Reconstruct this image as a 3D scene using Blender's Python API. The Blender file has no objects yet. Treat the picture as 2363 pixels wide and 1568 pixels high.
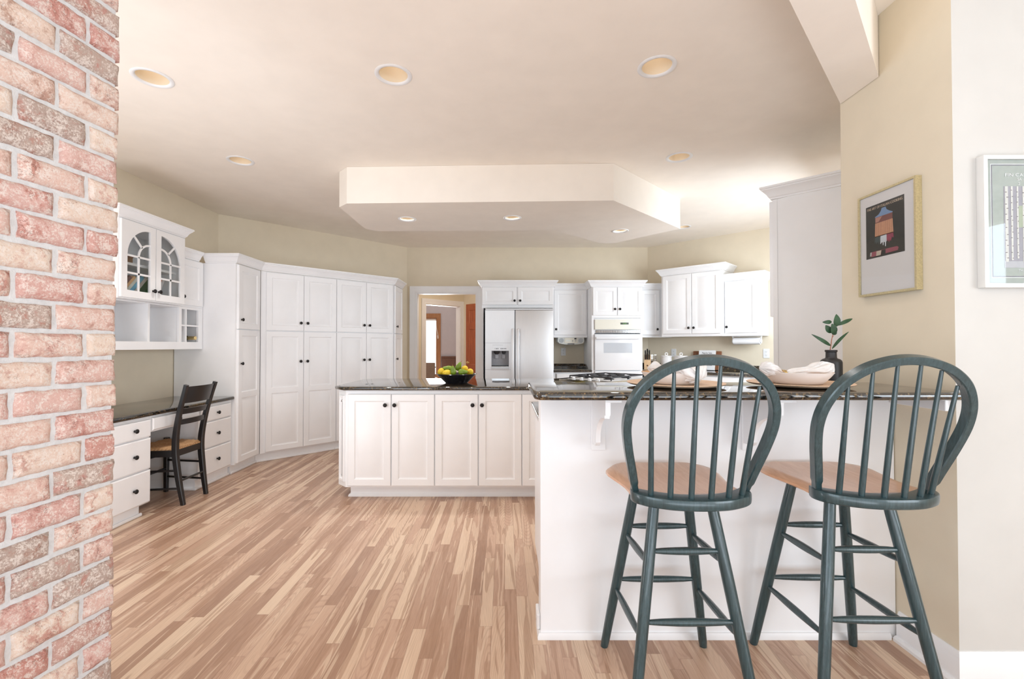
import bpy, bmesh, math, random
from mathutils import Vector, Matrix, noise
from mathutils.geometry import tessellate_polygon

SC = bpy.context.scene
COL = SC.collection
PI = math.pi
R2 = math.sqrt(0.5)
random.seed(7)

# ------------------------------------------------------------------ camera, world, lights, exposure
FPX, W, H = 1050.0, 2363.0, 1568.0
cam_d = bpy.data.cameras.new('camera')
cam = bpy.data.objects.new('camera', cam_d)
COL.objects.link(cam)
cam.location = (0, 0, 1.245)
cam.rotation_euler = (PI / 2 + math.atan(14 / FPX), 0, 0)
cam_d.sensor_fit = 'HORIZONTAL'
cam_d.sensor_width = 36.0
cam_d.lens = FPX / W * 36.0
cam_d.shift_x = 16.5 / W
cam_d.clip_start = 0.02
SC.camera = cam

SC.view_settings.view_transform = 'Standard'
SC.view_settings.look = 'None'
SC.view_settings.gamma = 1.0
SC.view_settings.use_curve_mapping = False
SC.view_settings.exposure = 0.36

world = bpy.data.worlds.new('world')
SC.world = world
world.use_nodes = True
wb = world.node_tree.nodes['Background']
wb.inputs[0].default_value = (0.86, 0.93, 1.0, 1)
wb.inputs[1].default_value = 1.0
SC.cycles.max_bounces = 10
SC.cycles.diffuse_bounces = 6
SC.cycles.glossy_bounces = 4
SC.cycles.transparent_max_bounces = 8
SC.cycles.caustics_reflective = False
SC.cycles.caustics_refractive = False
SC.cycles.sample_clamp_indirect = 6.0


def area(name, loc, target, sx, sy, power, col, spread=180):
    d = bpy.data.lights.new(name, 'AREA')
    d.shape = 'RECTANGLE'
    d.size, d.size_y = sx, sy
    d.energy = power
    d.color = col
    o = bpy.data.objects.new(name, d)
    COL.objects.link(o)
    d.spread = math.radians(spread)
    o.location = loc
    o.rotation_euler = (Vector(target) - Vector(loc)).to_track_quat('-Z', 'Y').to_euler()
    return o


area('daylight_rear_windows', (0.4, -4.85, 1.45), (0.4, 0, 1.45), 7.0, 2.3, 28, (0.78, 0.89, 1.0))
area('daylight_right_windows', (4.85, -3.0, 1.5), (0, -1.0, 1.5), 3.4, 2.2, 138, (0.80, 0.90, 1.0))
area('left_fill_light', (-3.1, -2.3, 1.5), (0, -2.3, 1.5), 4.2, 2.0, 98, (0.74, 0.87, 1.0))  # added fill from the left for the right wall and bar front
area('daylight_sink_window', (3.05, 3.70, 1.62), (2.05, 4.70, 1.12), 1.7, 1.1, 64, (0.80, 0.90, 1.0))
area('daylight_nook_window', (-3.12, 1.6, 1.5), (0, 1.6, 1.5), 1.9, 1.7, 9, (0.88, 0.94, 1.0))
area('daylight_dining_window', (-1.85, 11.35, 1.25), (-1.85, 9, 1.25), 0.6, 1.4, 90, (1.0, 1.0, 1.0))
area('living_room_uplight_fill', (0.6, -1.2, 0.3), (0.5, -0.8, 3.5), 2.6, 1.8, 64, (0.76, 0.88, 1.0))  # unseen uplight added to brighten the ceiling, not light off the floor
area('nook_uplight_fill', (-2.3, 1.35, 0.3), (-1.8, 1.9, 3.5), 1.2, 1.2, 30, (0.88, 0.92, 1.0))  # hidden uplight added behind the pillar for the desk-side ceiling and walls
area('hall_fill_light', (-0.7, 7.6, 2.68), (-0.7, 7.6, 0), 0.5, 0.5, 14, (1.0, 0.93, 0.82))  # out-of-view lamp added so the hall does not go dark

# ------------------------------------------------------------------ materials


class N:
    def __init__(s, name):
        s.m = bpy.data.materials.new(name)
        s.m.use_nodes = True
        s.t = s.m.node_tree
        s.b = s.t.nodes['Principled BSDF']

    def n(s, typ, **kw):
        nd = s.t.nodes.new(typ)
        for k, v in kw.items():
            setattr(nd, k, v)
        return nd

    def l(s, a, b):
        s.t.links.new(a, b)

    def math(s, op, a, b=None, c=None):
        nd = s.n('ShaderNodeMath', operation=op)
        for i, v in enumerate((a, b, c)):
            if v is None:
                continue
            if isinstance(v, (int, float)):
                nd.inputs[i].default_value = v
            else:
                s.l(v, nd.inputs[i])
        return nd.outputs[0]

    def ramp(s, fac, stops):
        nd = s.n('ShaderNodeValToRGB')
        el = nd.color_ramp.elements
        while len(el) < len(stops):
            el.new(0.5)
        for e, (p, c) in zip(el, stops):
            e.position = p
            e.color = (*c, 1)
        s.l(fac, nd.inputs[0])
        return nd.outputs[0]

    def mix(s, fac, a, b, mode='MIX'):
        nd = s.n('ShaderNodeMix', data_type='RGBA', blend_type=mode)
        for i, v in ((0, fac), (6, a), (7, b)):
            if isinstance(v, (int, float)):
                nd.inputs[i].default_value = v
            elif isinstance(v, tuple):
                nd.inputs[i].default_value = (*v, 1)
            else:
                s.l(v, nd.inputs[i])
        return nd.outputs[2]

    def noise(s, vec, scale, detail=4.0, rough=0.55, dist=0.0):
        nd = s.n('ShaderNodeTexNoise')
        nd.inputs['Scale'].default_value = scale
        nd.inputs['Detail'].default_value = detail
        nd.inputs['Roughness'].default_value = rough
        nd.inputs['Distortion'].default_value = dist
        if vec is not None:
            s.l(vec, nd.inputs['Vector'])
        return nd.outputs['Fac']

    def coord(s, scale=(1, 1, 1), rot=(0, 0, 0), out='Object'):
        tc = s.n('ShaderNodeTexCoord')
        mp = s.n('ShaderNodeMapping')
        mp.inputs['Scale'].default_value = scale
        mp.inputs['Rotation'].default_value = rot
        s.l(tc.outputs[out], mp.inputs[0])
        return mp.outputs[0]

    def bump(s, height, strength=0.2, dist=0.01):
        nd = s.n('ShaderNodeBump')
        nd.inputs['Strength'].default_value = strength
        nd.inputs['Distance'].default_value = dist
        s.l(height, nd.inputs['Height'])
        s.l(nd.outputs[0], s.b.inputs['Normal'])


def plain(name, col, rough=0.5, metal=0.0, spec=0.5, var=0.03, vscale=6.0, coat=0.0, bump=0.0, bscale=200.0):
    k = N(name)
    v = k.coord()
    f = k.noise(v, vscale, 3)
    lo = tuple(max(0, c * (1 - var)) for c in col)
    hi = tuple(min(1, c * (1 + var)) for c in col)
    k.l(k.ramp(f, [(0.3, lo), (0.7, hi)]), k.b.inputs['Base Color'])
    k.b.inputs['Roughness'].default_value = rough
    k.b.inputs['Metallic'].default_value = metal
    k.b.inputs['Specular IOR Level'].default_value = spec
    k.b.inputs['Coat Weight'].default_value = coat
    if bump:
        k.bump(k.noise(v, bscale, 2), bump, 0.002)
    return k.m


def emit(name, col, strength, base=(0.8, 0.8, 0.8)):
    k = N(name)
    k.b.inputs['Base Color'].default_value = (*base, 1)
    k.b.inputs['Emission Color'].default_value = (*col, 1)
    k.b.inputs['Emission Strength'].default_value = strength
    return k.m


def granite():
    k = N('black_gold_granite')
    v = k.coord()
    n1 = k.noise(v, 70, 5, 0.65, 0.6)
    n2 = k.noise(v, 160, 3, 0.6)
    n3 = k.noise(v, 14, 3, 0.5)
    vo = k.n('ShaderNodeTexVoronoi')
    vo.inputs['Scale'].default_value = 120
    k.l(v, vo.inputs['Vector'])
    c = k.ramp(n1, [(0.0, (0.006, 0.006, 0.006)), (0.51, (0.012, 0.011, 0.01)), (0.58, (0.12, 0.075, 0.03)), (0.70, (0.36, 0.25, 0.12))])
    c2 = k.ramp(n2, [(0.0, (0.0, 0.0, 0.0)), (0.64, (0.0, 0.0, 0.0)), (0.74, (0.22, 0.21, 0.19))])
    c3 = k.mix(1.0, c, c2, 'ADD')
    dk = k.ramp(n3, [(0.35, (0.35, 0.35, 0.35)), (0.65, (1, 1, 1))])
    k.l(k.mix(1.0, c3, dk, 'MULTIPLY'), k.b.inputs['Base Color'])
    k.b.inputs['Roughness'].default_value = 0.06
    k.b.inputs['Specular IOR Level'].default_value = 1.0
    k.b.inputs['Coat Weight'].default_value = 0.3
    k.b.inputs['Coat Roughness'].default_value = 0.02
    return k.m


def floorwood():
    k = N('birch_strip_floor')
    tc = k.n('ShaderNodeTexCoord')
    sx = k.n('ShaderNodeSeparateXYZ')
    k.l(tc.outputs['Object'], sx.inputs[0])
    x, y = sx.outputs[0], sx.outputs[1]
    PW = 0.0575
    xr = k.math('DIVIDE', x, PW)
    row = k.math('FLOOR', xr)
    fx = k.math('FRACT', xr)
    wn = k.n('ShaderNodeTexWhiteNoise', noise_dimensions='1D')
    k.l(row, wn.inputs['W'])
    yo = k.math('MULTIPLY_ADD', wn.outputs['Value'], 7.3, y)
    ln = k.math('MULTIPLY_ADD', wn.outputs['Value'], 0.35, 0.62)
    yr = k.math('DIVIDE', yo, ln)
    idy = k.math('FLOOR', yr)
    fy = k.math('FRACT', yr)
    cmb = k.n('ShaderNodeCombineXYZ')
    k.l(row, cmb.inputs[0])
    k.l(idy, cmb.inputs[1])
    w2 = k.n('ShaderNodeTexWhiteNoise', noise_dimensions='3D')
    k.l(cmb.outputs[0], w2.inputs['Vector'])
    pr = w2.outputs['Value']
    # grain coordinates, shifted per board
    g = k.n('ShaderNodeCombineXYZ')
    k.l(k.math('MULTIPLY_ADD', pr, 37.0, k.math('MULTIPLY', x, 16.0)), g.inputs[0])
    k.l(k.math('MULTIPLY_ADD', pr, 91.0, k.math('MULTIPLY', y, 0.95)), g.inputs[1])
    k.l(k.math('MULTIPLY', pr, 13.0), g.inputs[2])
    gv = g.outputs[0]
    heart = k.noise(gv, 1.6, 2.5, 0.5, 0.9)
    fine = k.noise(gv, 9.0, 4, 0.6, 0.4)
    # cathedral figure: stretched rings centred somewhere on each board
    sc3 = k.n('ShaderNodeSeparateColor')
    k.l(w2.outputs['Color'], sc3.inputs[0])
    rg = k.n('ShaderNodeCombineXYZ')
    wob = k.math('MULTIPLY', k.math('SUBTRACT', k.noise(gv, 0.9, 2, 0.5), 0.5), 1.1)
    k.l(k.math('ADD', k.math('ADD', fx, wob), k.math('MULTIPLY_ADD', sc3.outputs[0], 3.0, -2.0)), rg.inputs[0])
    k.l(k.math('MULTIPLY', k.math('SUBTRACT', fy, sc3.outputs[1]), k.math('MULTIPLY', ln, 2.3)), rg.inputs[1])
    wv = k.n('ShaderNodeTexWave', wave_type='RINGS', rings_direction='Z')
    wv.inputs['Scale'].default_value = 2.6
    wv.inputs['Distortion'].default_value = 1.6
    wv.inputs['Detail'].default_value = 2.0
    k.l(rg.outputs[0], wv.inputs['Vector'])
    base = k.ramp(pr, [(0.0, (0.70, 0.53, 0.385)), (0.25, (0.63, 0.445, 0.315)), (0.5, (0.53, 0.345, 0.245)), (0.75, (0.43, 0.265, 0.18)), (1.0, (0.31, 0.175, 0.112))])
    hm = k.ramp(heart, [(0.55, (0, 0, 0)), (0.575, (1, 1, 1))])
    c = k.mix(k.math('MULTIPLY', hm, 0.6), base, (0.33, 0.185, 0.112))
    lm = k.ramp(heart, [(0.39, (1, 1, 1)), (0.415, (0, 0, 0))])
    c = k.mix(k.math('MULTIPLY', lm, 0.6), c, (0.71, 0.54, 0.395))
    c = k.mix(k.math('MULTIPLY', k.math('MULTIPLY', k.ramp(wv.outputs['Fac'], [(0.0, (1, 1, 1)), (0.45, (0, 0, 0))]), k.ramp(sc3.outputs[2], [(0.3, (0.15, 0.15, 0.15)), (0.7, (1, 1, 1))])), 0.27), c, (0.27, 0.145, 0.09))
    c = k.mix(0.14, c, k.ramp(fine, [(0.35, (0.27, 0.15, 0.095)), (0.62, (0.62, 0.44, 0.32))]))
    ex = k.math('LESS_THAN', k.math('MINIMUM', fx, k.math('SUBTRACT', 1.0, fx)), 0.014)
    ey = k.math('LESS_THAN', k.math('MULTIPLY', fy, ln), 0.0016)
    gap = k.math('MAXIMUM', ex, ey)
    c = k.mix(k.math('MULTIPLY', gap, 0.45), c, (0.16, 0.09, 0.06))
    k.l(c, k.b.inputs['Base Color'])
    k.b.inputs['Roughness'].default_value = 0.33
    k.bump(fine, 0.03, 0.002)
    return k.m


def wood(name, c0, c1, c2, scale=(30, 30, 2.5), rough=0.35, coat=0.2, sc=2.0):
    k = N(name)
    v = k.coord(scale)
    a = k.noise(v, sc, 4, 0.6, 0.8)
    b = k.noise(v, sc * 5, 3, 0.6)
    c = k.ramp(a, [(0.28, c0), (0.5, c1), (0.72, c2)])
    c = k.mix(0.25, c, k.ramp(b, [(0.3, c0), (0.7, c2)]))
    k.l(c, k.b.inputs['Base Color'])
    k.b.inputs['Roughness'].default_value = rough
    k.b.inputs['Coat Weight'].default_value = coat
    k.bump(b, 0.06, 0.001)
    return k.m


def brickmat():
    k = N('whitewashed_brick')
    vc = k.n('ShaderNodeVertexColor', layer_name='rnd')
    sp = k.n('ShaderNodeSeparateColor')
    k.l(vc.outputs[0], sp.inputs[0])
    r, g = sp.outputs[0], sp.outputs[1]
    tc = k.n('ShaderNodeTexCoord')
    off = k.n('ShaderNodeVectorMath', operation='MULTIPLY_ADD')
    k.l(vc.outputs[0], off.inputs[0])
    off.inputs[1].default_value = (7, 9, 5)
    k.l(tc.outputs['Object'], off.inputs[2])
    v = off.outputs[0]
    big = k.noise(v, 11, 5, 0.7, 0.6)
    mid = k.noise(v, 32, 7, 0.75, 0.4)
    fin = k.noise(v, 190, 5, 0.75)
    base = k.ramp(r, [(0.0, (0.82, 0.67, 0.56)), (0.3, (0.78, 0.56, 0.48)), (0.55, (0.73, 0.47, 0.42)), (0.78, (0.62, 0.33, 0.28)), (0.9, (0.54, 0.42, 0.36)), (1.0, (0.48, 0.37, 0.32))])
    red = k.ramp(k.math('ADD', k.math('MULTIPLY', mid, 0.55), k.math('MULTIPLY', big, 0.45)), [(0.51, (0, 0, 0)), (0.59, (1, 1, 1))])
    c = k.mix(k.math('MULTIPLY', red, 0.75), base, k.ramp(g, [(0.0, (0.54, 0.22, 0.17)), (0.6, (0.60, 0.31, 0.27)), (1.0, (0.46, 0.26, 0.19))]))
    wash = k.ramp(k.math('ADD', k.math('MULTIPLY', mid, 0.5), k.math('MULTIPLY', fin, 0.5)), [(0.44, (1, 1, 1)), (0.51, (0, 0, 0))])
    c = k.mix(k.math('MULTIPLY', wash, 0.78), c, (0.87, 0.79, 0.73))
    cr = k.noise(v, 22, 6, 0.7, 1.2)
    crack = k.ramp(k.math('ABSOLUTE', k.math('SUBTRACT', cr, 0.5)), [(0.004, (1, 1, 1)), (0.014, (0, 0, 0))])
    crm = k.ramp(big, [(0.5, (0, 0, 0)), (0.6, (1, 1, 1))])
    c = k.mix(k.math('MULTIPLY', k.math('MULTIPLY', crack, crm), 0.7), c, (0.16, 0.07, 0.05))
    pit = k.ramp(fin, [(0.62, (0, 0, 0)), (0.70, (1, 1, 1))])
    c = k.mix(k.math('MULTIPLY', pit, 0.75), c, (0.17, 0.08, 0.06))
    k.l(c, k.b.inputs['Base Color'])
    k.b.inputs['Roughness'].default_value = 0.92
    k.b.inputs['Specular IOR Level'].default_value = 0.2
    k.bump(k.math('ADD', mid, k.math('MULTIPLY', fin, 0.6)), 0.7, 0.006)
    return k.m


def rush():
    k = N('woven_rush')
    v = k.coord((1, 1, 1))
    wv = k.n('ShaderNodeTexWave', wave_type='BANDS', bands_direction='DIAGONAL')
    wv.inputs['Scale'].default_value = 28
    wv.inputs['Distortion'].default_value = 3.0
    k.l(v, wv.inputs['Vector'])
    n = k.noise(v, 60, 4, 0.6)
    c = k.mix(0.5, k.ramp(wv.outputs['Fac'], [(0.0, (0.33, 0.15, 0.05)), (0.5, (0.60, 0.33, 0.15)), (1.0, (0.74, 0.47, 0.25))]),
              k.ramp(n, [(0.3, (0.40, 0.19, 0.07)), (0.7, (0.74, 0.48, 0.26))]))
    k.l(c, k.b.inputs['Base Color'])
    k.b.inputs['Roughness'].default_value = 0.7
    k.bump(wv.outputs['Fac'], 0.5, 0.004)
    return k.m


def steel():
    k = N('brushed_stainless')
    v = k.coord((260, 260, 3))
    n = k.noise(v, 2.0, 3, 0.6)
    k.l(k.ramp(n, [(0.3, (0.74, 0.745, 0.76)), (0.7, (0.80, 0.805, 0.815))]), k.b.inputs['Base Color'])
    k.b.inputs['Metallic'].default_value = 1.0
    k.b.inputs['Roughness'].default_value = 0.46
    return k.m


def glassmat():
    k = N('clear_glass')
    tr = k.n('ShaderNodeBsdfTransparent')
    tr.inputs[0].default_value = (0.96, 0.97, 0.97, 1)
    gl = k.n('ShaderNodeBsdfGlossy')
    gl.inputs['Roughness'].default_value = 0.02
    fr = k.n('ShaderNodeLayerWeight')
    mx = k.n('ShaderNodeMixShader')
    k.l(k.math('MULTIPLY_ADD', k.math('POWER', fr.outputs['Facing'], 4.0), 0.5, 0.03), mx.inputs[0])
    k.l(tr.outputs[0], mx.inputs[1])
    k.l(gl.outputs[0], mx.inputs[2])
    k.l(mx.outputs[0], k.t.nodes['Material Output'].inputs[0])
    return k.m


M = {}
M['cab'] = plain('white_cabinet_paint', (0.87, 0.868, 0.875), 0.38, var=0.015, spec=0.45)
M['trim'] = plain('white_trim_paint', (0.84, 0.835, 0.84), 0.4, var=0.015)
M['wall'] = plain('beige_wall_paint', (0.735, 0.65, 0.51), 0.85, var=0.02, spec=0.25, bump=0.05)
M['ceil'] = plain('cream_ceiling_paint', (0.875, 0.81, 0.73), 0.9, var=0.02, spec=0.2)
M['frontwall'] = plain('overlit_beige_paint', (0.58, 0.565, 0.535), 0.85, var=0.02, spec=0.25)  # same beige paint; its look in strong light is put into the colour
M['purple'] = plain('lavender_grey_paint', (0.42, 0.40, 0.44), 0.85, var=0.03)
M['floor'] = floorwood()
M['granite'] = granite()
M['steel'] = steel()
M['chrome'] = plain('polished_chrome', (0.8, 0.8, 0.8), 0.12, 1.0)
M['knob'] = plain('oil_rubbed_bronze', (0.022, 0.02, 0.02), 0.3, 0.6, var=0.2, vscale=80)
M['green'] = wood('dark_teal_stain', (0.012, 0.028, 0.032), (0.024, 0.050, 0.055), (0.046, 0.084, 0.092), (70, 70, 3), 0.3, 0.3)
M['seat'] = wood('honey_maple', (0.58, 0.285, 0.145), (0.70, 0.38, 0.21), (0.79, 0.48, 0.30), (14, 2.2, 14), 0.3, 0.3)
M['black'] = plain('black_lacquer', (0.012, 0.011, 0.012), 0.3, var=0.1, coat=0.2)
M['matblack'] = plain('matte_black_ceramic', (0.018, 0.018, 0.02), 0.45, var=0.15, vscale=60)
M['rush'] = rush()
M['brick'] = brickmat()
M['mortar'] = plain('pale_mortar', (0.66, 0.665, 0.67), 0.95, var=0.08, vscale=60, spec=0.1, bump=0.6, bscale=260)
M['glass'] = glassmat()
M['oven'] = plain('white_enamel', (0.82, 0.83, 0.85), 0.15, var=0.01, coat=0.3)
M['ovencream'] = plain('cream_enamel', (0.78, 0.75, 0.65), 0.3, var=0.01)
M['ovenglass'] = plain('pale_oven_glass', (0.55, 0.58, 0.62), 0.08, var=0.02)
M['darkgap'] = plain('dark_rubber', (0.02, 0.018, 0.018), 0.6)
M['iron'] = plain('cast_iron', (0.03, 0.03, 0.035), 0.5, 0.2, var=0.2, vscale=90)
M['cooktop'] = plain('bronze_glass', (0.05, 0.035, 0.025), 0.05, var=0.05)
M['platewood'] = wood('pale_beech', (0.64, 0.42, 0.27), (0.75, 0.53, 0.37), (0.82, 0.62, 0.46), (3, 40, 40), 0.5, 0.0)
M['bowlwood'] = wood('amber_bowl_wood', (0.55, 0.29, 0.12), (0.66, 0.38, 0.18), (0.72, 0.46, 0.25), (20, 20, 20), 0.5, 0.0)
M['ceramic'] = plain('white_bowl_enamel', (0.78, 0.755, 0.74), 0.4, var=0.02)
M['cloth'] = plain('white_linen', (0.78, 0.765, 0.76), 0.9, var=0.04, vscale=40, bump=0.3, bscale=500)
M['gold'] = plain('brushed_gold', (0.75, 0.58, 0.28), 0.3, 1.0, var=0.1, vscale=40)
M['goldframe'] = plain('champagne_gold', (0.66, 0.58, 0.36), 0.35, 0.7, var=0.12, vscale=160)
M['silverframe'] = plain('satin_silver', (0.80, 0.79, 0.77), 0.3, 0.35, var=0.03)
M['mat'] = plain('pale_mat_board', (0.76, 0.71, 0.70), 0.8, var=0.01)
M['leaf'] = plain('eucalyptus_leaf', (0.03, 0.08, 0.035), 0.5, var=0.4, vscale=30)
M['stem'] = plain('reddish_stem', (0.32, 0.12, 0.07), 0.6, var=0.2)
M['lemon'] = plain('lemon_peel', (0.86, 0.60, 0.03), 0.42, var=0.08, vscale=40, bump=0.3, bscale=300)
M['pear'] = plain('green_pear_skin', (0.19, 0.30, 0.018), 0.35, var=0.3, vscale=25)
M['fruitbowl'] = plain('black_glass_bowl', (0.014, 0.013, 0.016), 0.15, var=0.6, vscale=60, coat=0.5)
M['cherry'] = wood('cherry_door_wood', (0.26, 0.055, 0.012), (0.36, 0.085, 0.02), (0.46, 0.12, 0.035), (16, 16, 2), 0.35, 0.3)
M['oak'] = wood('walnut_casing_wood', (0.19, 0.075, 0.025), (0.28, 0.12, 0.045), (0.36, 0.17, 0.07), (20, 20, 2), 0.4, 0.2)
M['darkwood'] = wood('dark_wainscot_wood', (0.06, 0.018, 0.008), (0.095, 0.03, 0.014), (0.13, 0.045, 0.02), (20, 20, 3), 0.35, 0.2)
M['brass'] = plain('polished_brass', (0.80, 0.58, 0.25), 0.2, 1.0)
M['greyfab'] = plain('taupe_upholstery', (0.20, 0.145, 0.12), 0.9, var=0.15, vscale=120)
M['blind'] = emit('sunlit_blind', (1.0, 1.0, 1.0), 1.5)
M['baffle'] = plain('warm_cream_baffle', (0.82, 0.71, 0.55), 0.6, var=0.02)
M['bulb'] = emit('dim_warm_bulb', (1.0, 0.80, 0.55), 0.5, (0.8, 0.75, 0.65))
M['plastic'] = plain('white_plastic', (0.80, 0.80, 0.80), 0.4, var=0.01)
M['slot'] = plain('grey_slot', (0.25, 0.25, 0.26), 0.5)
M['radio'] = plain('pale_grey_plastic', (0.66, 0.67, 0.64), 0.4, var=0.02)
M['lcd'] = plain('light_lcd', (0.8, 0.83, 0.78), 0.2)
M['board'] = wood('cutting_board_wood', (0.16, 0.055, 0.022), (0.24, 0.09, 0.038), (0.33, 0.14, 0.06), (20, 20, 4), 0.5, 0.0)
M['blockwood'] = wood('knife_block_wood', (0.60, 0.38, 0.19), (0.70, 0.47, 0.27), (0.76, 0.55, 0.34), (20, 20, 3), 0.5, 0.0)
M['paper'] = plain('white_paper', (0.85, 0.85, 0.85), 0.8, var=0.01)
M['ink'] = plain('dark_ink', (0.03, 0.03, 0.035), 0.6)
M['winegreen'] = plain('dark_bottle_glass', (0.012, 0.025, 0.012), 0.1)


def flat(name, col, rough=0.6):
    if name not in M:
        M[name] = plain(name, col, rough, var=0.05, vscale=50)
    return M[name]


# ------------------------------------------------------------------ mesh helpers


class MB:
    def __init__(s):
        s.v, s.f = [], []

    def add(s, vs, fs):
        o = len(s.v)
        s.v += [tuple(v) for v in vs]
        s.f += [tuple(i + o for i in f) for f in fs]
        return s

    def bm(s, bm):
        bm.verts.ensure_lookup_table()
        bm.verts.index_update()
        s.add([v.co[:] for v in bm.verts], [[v.index for v in f.verts] for f in bm.faces])
        bm.free()
        return s

    def box(s, x0, x1, y0, y1, z0, z1, b=0.0, seg=1):
        bm = bmesh.new()
        bmesh.ops.create_cube(bm, size=1.0)
        for v in bm.verts:
            v.co = ((x0 + x1) / 2 + v.co.x * (x1 - x0), (y0 + y1) / 2 + v.co.y * (y1 - y0), (z0 + z1) / 2 + v.co.z * (z1 - z0))
        if b:
            bmesh.ops.bevel(bm, geom=bm.edges[:], offset=b, segments=seg, affect='EDGES', profile=0.5)
        return s.bm(bm)

    def prism(s, outer, z0, z1, holes=(), fn=None, b=0.0):
        """polygon in 2-D extruded along the third axis; fn maps (u,v,w) to 3-D"""
        loops = [list(outer)] + [list(h) for h in holes]
        tri = tessellate_polygon([[Vector((p[0], p[1], 0)) for p in lp] for lp in loops])
        flatp = [p for lp in loops for p in lp]
        n = len(flatp)
        fn = fn or (lambda u, v, w: (u, v, w))
        vs = [fn(p[0], p[1], z0) for p in flatp] + [fn(p[0], p[1], z1) for p in flatp]
        fs = []
        for t in tri:
            fs.append((t[0], t[1], t[2]))
            fs.append((t[2] + n, t[1] + n, t[0] + n))
        o = 0
        for lp in loops:
            m = len(lp)
            for i in range(m):
                a, c = o + i, o + (i + 1) % m
                fs.append((a, c, c + n, a + n))
            o += m
        s.add(vs, fs)
        return s

    def bprism(s, outer, z0, z1, bev, seg=3):
        """polygon slab with rounded top and bottom edges"""
        bm = bmesh.new()
        vs = [bm.verts.new((p[0], p[1], z0)) for p in outer]
        f = bm.faces.new(vs)
        r = bmesh.ops.extrude_face_region(bm, geom=[f])
        for e in r['geom']:
            if isinstance(e, bmesh.types.BMVert):
                e.co.z = z1
        bmesh.ops.recalc_face_normals(bm, faces=bm.faces[:])
        ed = [e for e in bm.edges if abs(e.verts[0].co.z - e.verts[1].co.z) < 1e-6]
        bmesh.ops.bevel(bm, geom=ed, offset=bev, segments=seg, affect='EDGES', profile=0.5)
        return s.bm(bm)

    def ring(s, loops, cap0=True, cap1=True, closed=True):
        n = len(loops[0])
        vs = [p for lp in loops for p in lp]
        fs = []
        for k in range(len(loops) - 1):
            for i in range(n if closed else n - 1):
                a, c = k * n + i, k * n + (i + 1) % n
                fs.append((a, c, c + n, a + n))
        if cap0:
            fs.append(tuple(range(n - 1, -1, -1)))
        if cap1:
            o = (len(loops) - 1) * n
            fs.append(tuple(o + i for i in range(n)))
        return s.add(vs, fs)

    def lathe(s, prof, n=24, c=(0, 0, 0), axis='z', sx=1.0, cap0=True, cap1=True):
        loops = []
        for r, z in prof:
            lp = []
            for i in range(n):
                a = 2 * PI * i / n
                x, y = r * math.cos(a) * sx, r * math.sin(a)
                if axis == 'z':
                    lp.append((c[0] + x, c[1] + y, c[2] + z))
                elif axis == 'y':
                    lp.append((c[0] + x, c[1] + z, c[2] - y))
                else:
                    lp.append((c[0] + z, c[1] + x, c[2] + y))
            loops.append(lp)
        return s.ring(loops, cap0, cap1)

    def tube(s, pts, rad, n=10, sec=None, closed=False, up=None):
        """circle (or section of (a,b) offsets) carried along a polyline"""
        P = [Vector(p) for p in pts]
        m = len(P)
        T = []
        for i in range(m):
            if closed:
                t = P[(i + 1) % m] - P[i - 1]
            else:
                t = P[min(i + 1, m - 1)] - P[max(i - 1, 0)]
            T.append(t.normalized())
        u = Vector(up) if up else (Vector((0, 0, 1)) if abs(T[0].z) < 0.9 else Vector((0, 1, 0)))
        loops = []
        for i in range(m):
            nrm = (u - T[i] * u.dot(T[i])).normalized()
            if not up:
                u = nrm
            bi = T[i].cross(nrm)
            r = rad[i] if isinstance(rad, (list, tuple)) else rad
            if sec:
                lp = [P[i] + nrm * (a * r) + bi * (c * r) for a, c in sec]
            else:
                lp = [P[i] + nrm * (r * math.cos(2 * PI * k / n)) + bi * (r * math.sin(2 * PI * k / n)) for k in range(n)]
            loops.append([tuple(q) for q in lp])
        if closed:
            loops.append(loops[0])
            return s.ring(loops, False, False)
        return s.ring(loops)

    def miter(s, path, prof, side=1.0, fn=None):
        """profile (out, h) swept along a 2-D open path with mitred corners; fn maps (u, v, h)"""
        fn = fn or (lambda u, v, h: (u, v, h))
        P = [Vector((p[0], p[1])) for p in path]
        loops = []
        for i, p in enumerate(P):
            d0 = (p - P[i - 1]).normalized() if i > 0 else None
            d1 = (P[i + 1] - p).normalized() if i < len(P) - 1 else None
            n0 = Vector((d0.y, -d0.x)) * side if d0 else None
            n1 = Vector((d1.y, -d1.x)) * side if d1 else None
            if n0 is None:
                nn = n1
            elif n1 is None:
                nn = n0
            else:
                b = (n0 + n1)
                nn = b / (1.0 + n0.dot(n1))
            loops.append([fn(p.x + nn.x * o, p.y + nn.y * o, h) for o, h in prof])
        return s.ring(loops)

    def map(s, fn):
        s.v = [tuple(fn(*v)) for v in s.v]
        return s

    def shift(s, dx, dy, dz):
        return s.map(lambda x, y, z: (x + dx, y + dy, z + dz))

    def rotz(s, a):
        c, q = math.cos(a), math.sin(a)
        return s.map(lambda x, y, z: (c * x - q * y, q * x + c * y, z))

    def mesh(s, name, mat, smooth=0.6):
        me = bpy.data.meshes.new(name)
        me.from_pydata(s.v, [], s.f)
        bm = bmesh.new()
        bm.from_mesh(me)
        bmesh.ops.recalc_face_normals(bm, faces=bm.faces[:])
        bm.to_mesh(me)
        bm.free()
        me.materials.append(mat)
        if smooth:
            me.shade_smooth()
            me.set_sharp_from_angle(angle=smooth)
        return me


def part(name, mb, mat, parent=None, loc=(0, 0, 0), rot=(0, 0, 0), smooth=0.6, label=None):
    me = mb if isinstance(mb, bpy.types.Mesh) else mb.mesh(name, M[mat] if isinstance(mat, str) else mat, smooth)
    o = bpy.data.objects.new(name, me)
    COL.objects.link(o)
    o.parent = parent
    o.location = loc
    o.rotation_euler = rot
    if label:
        o['label'] = label
    return o


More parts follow.
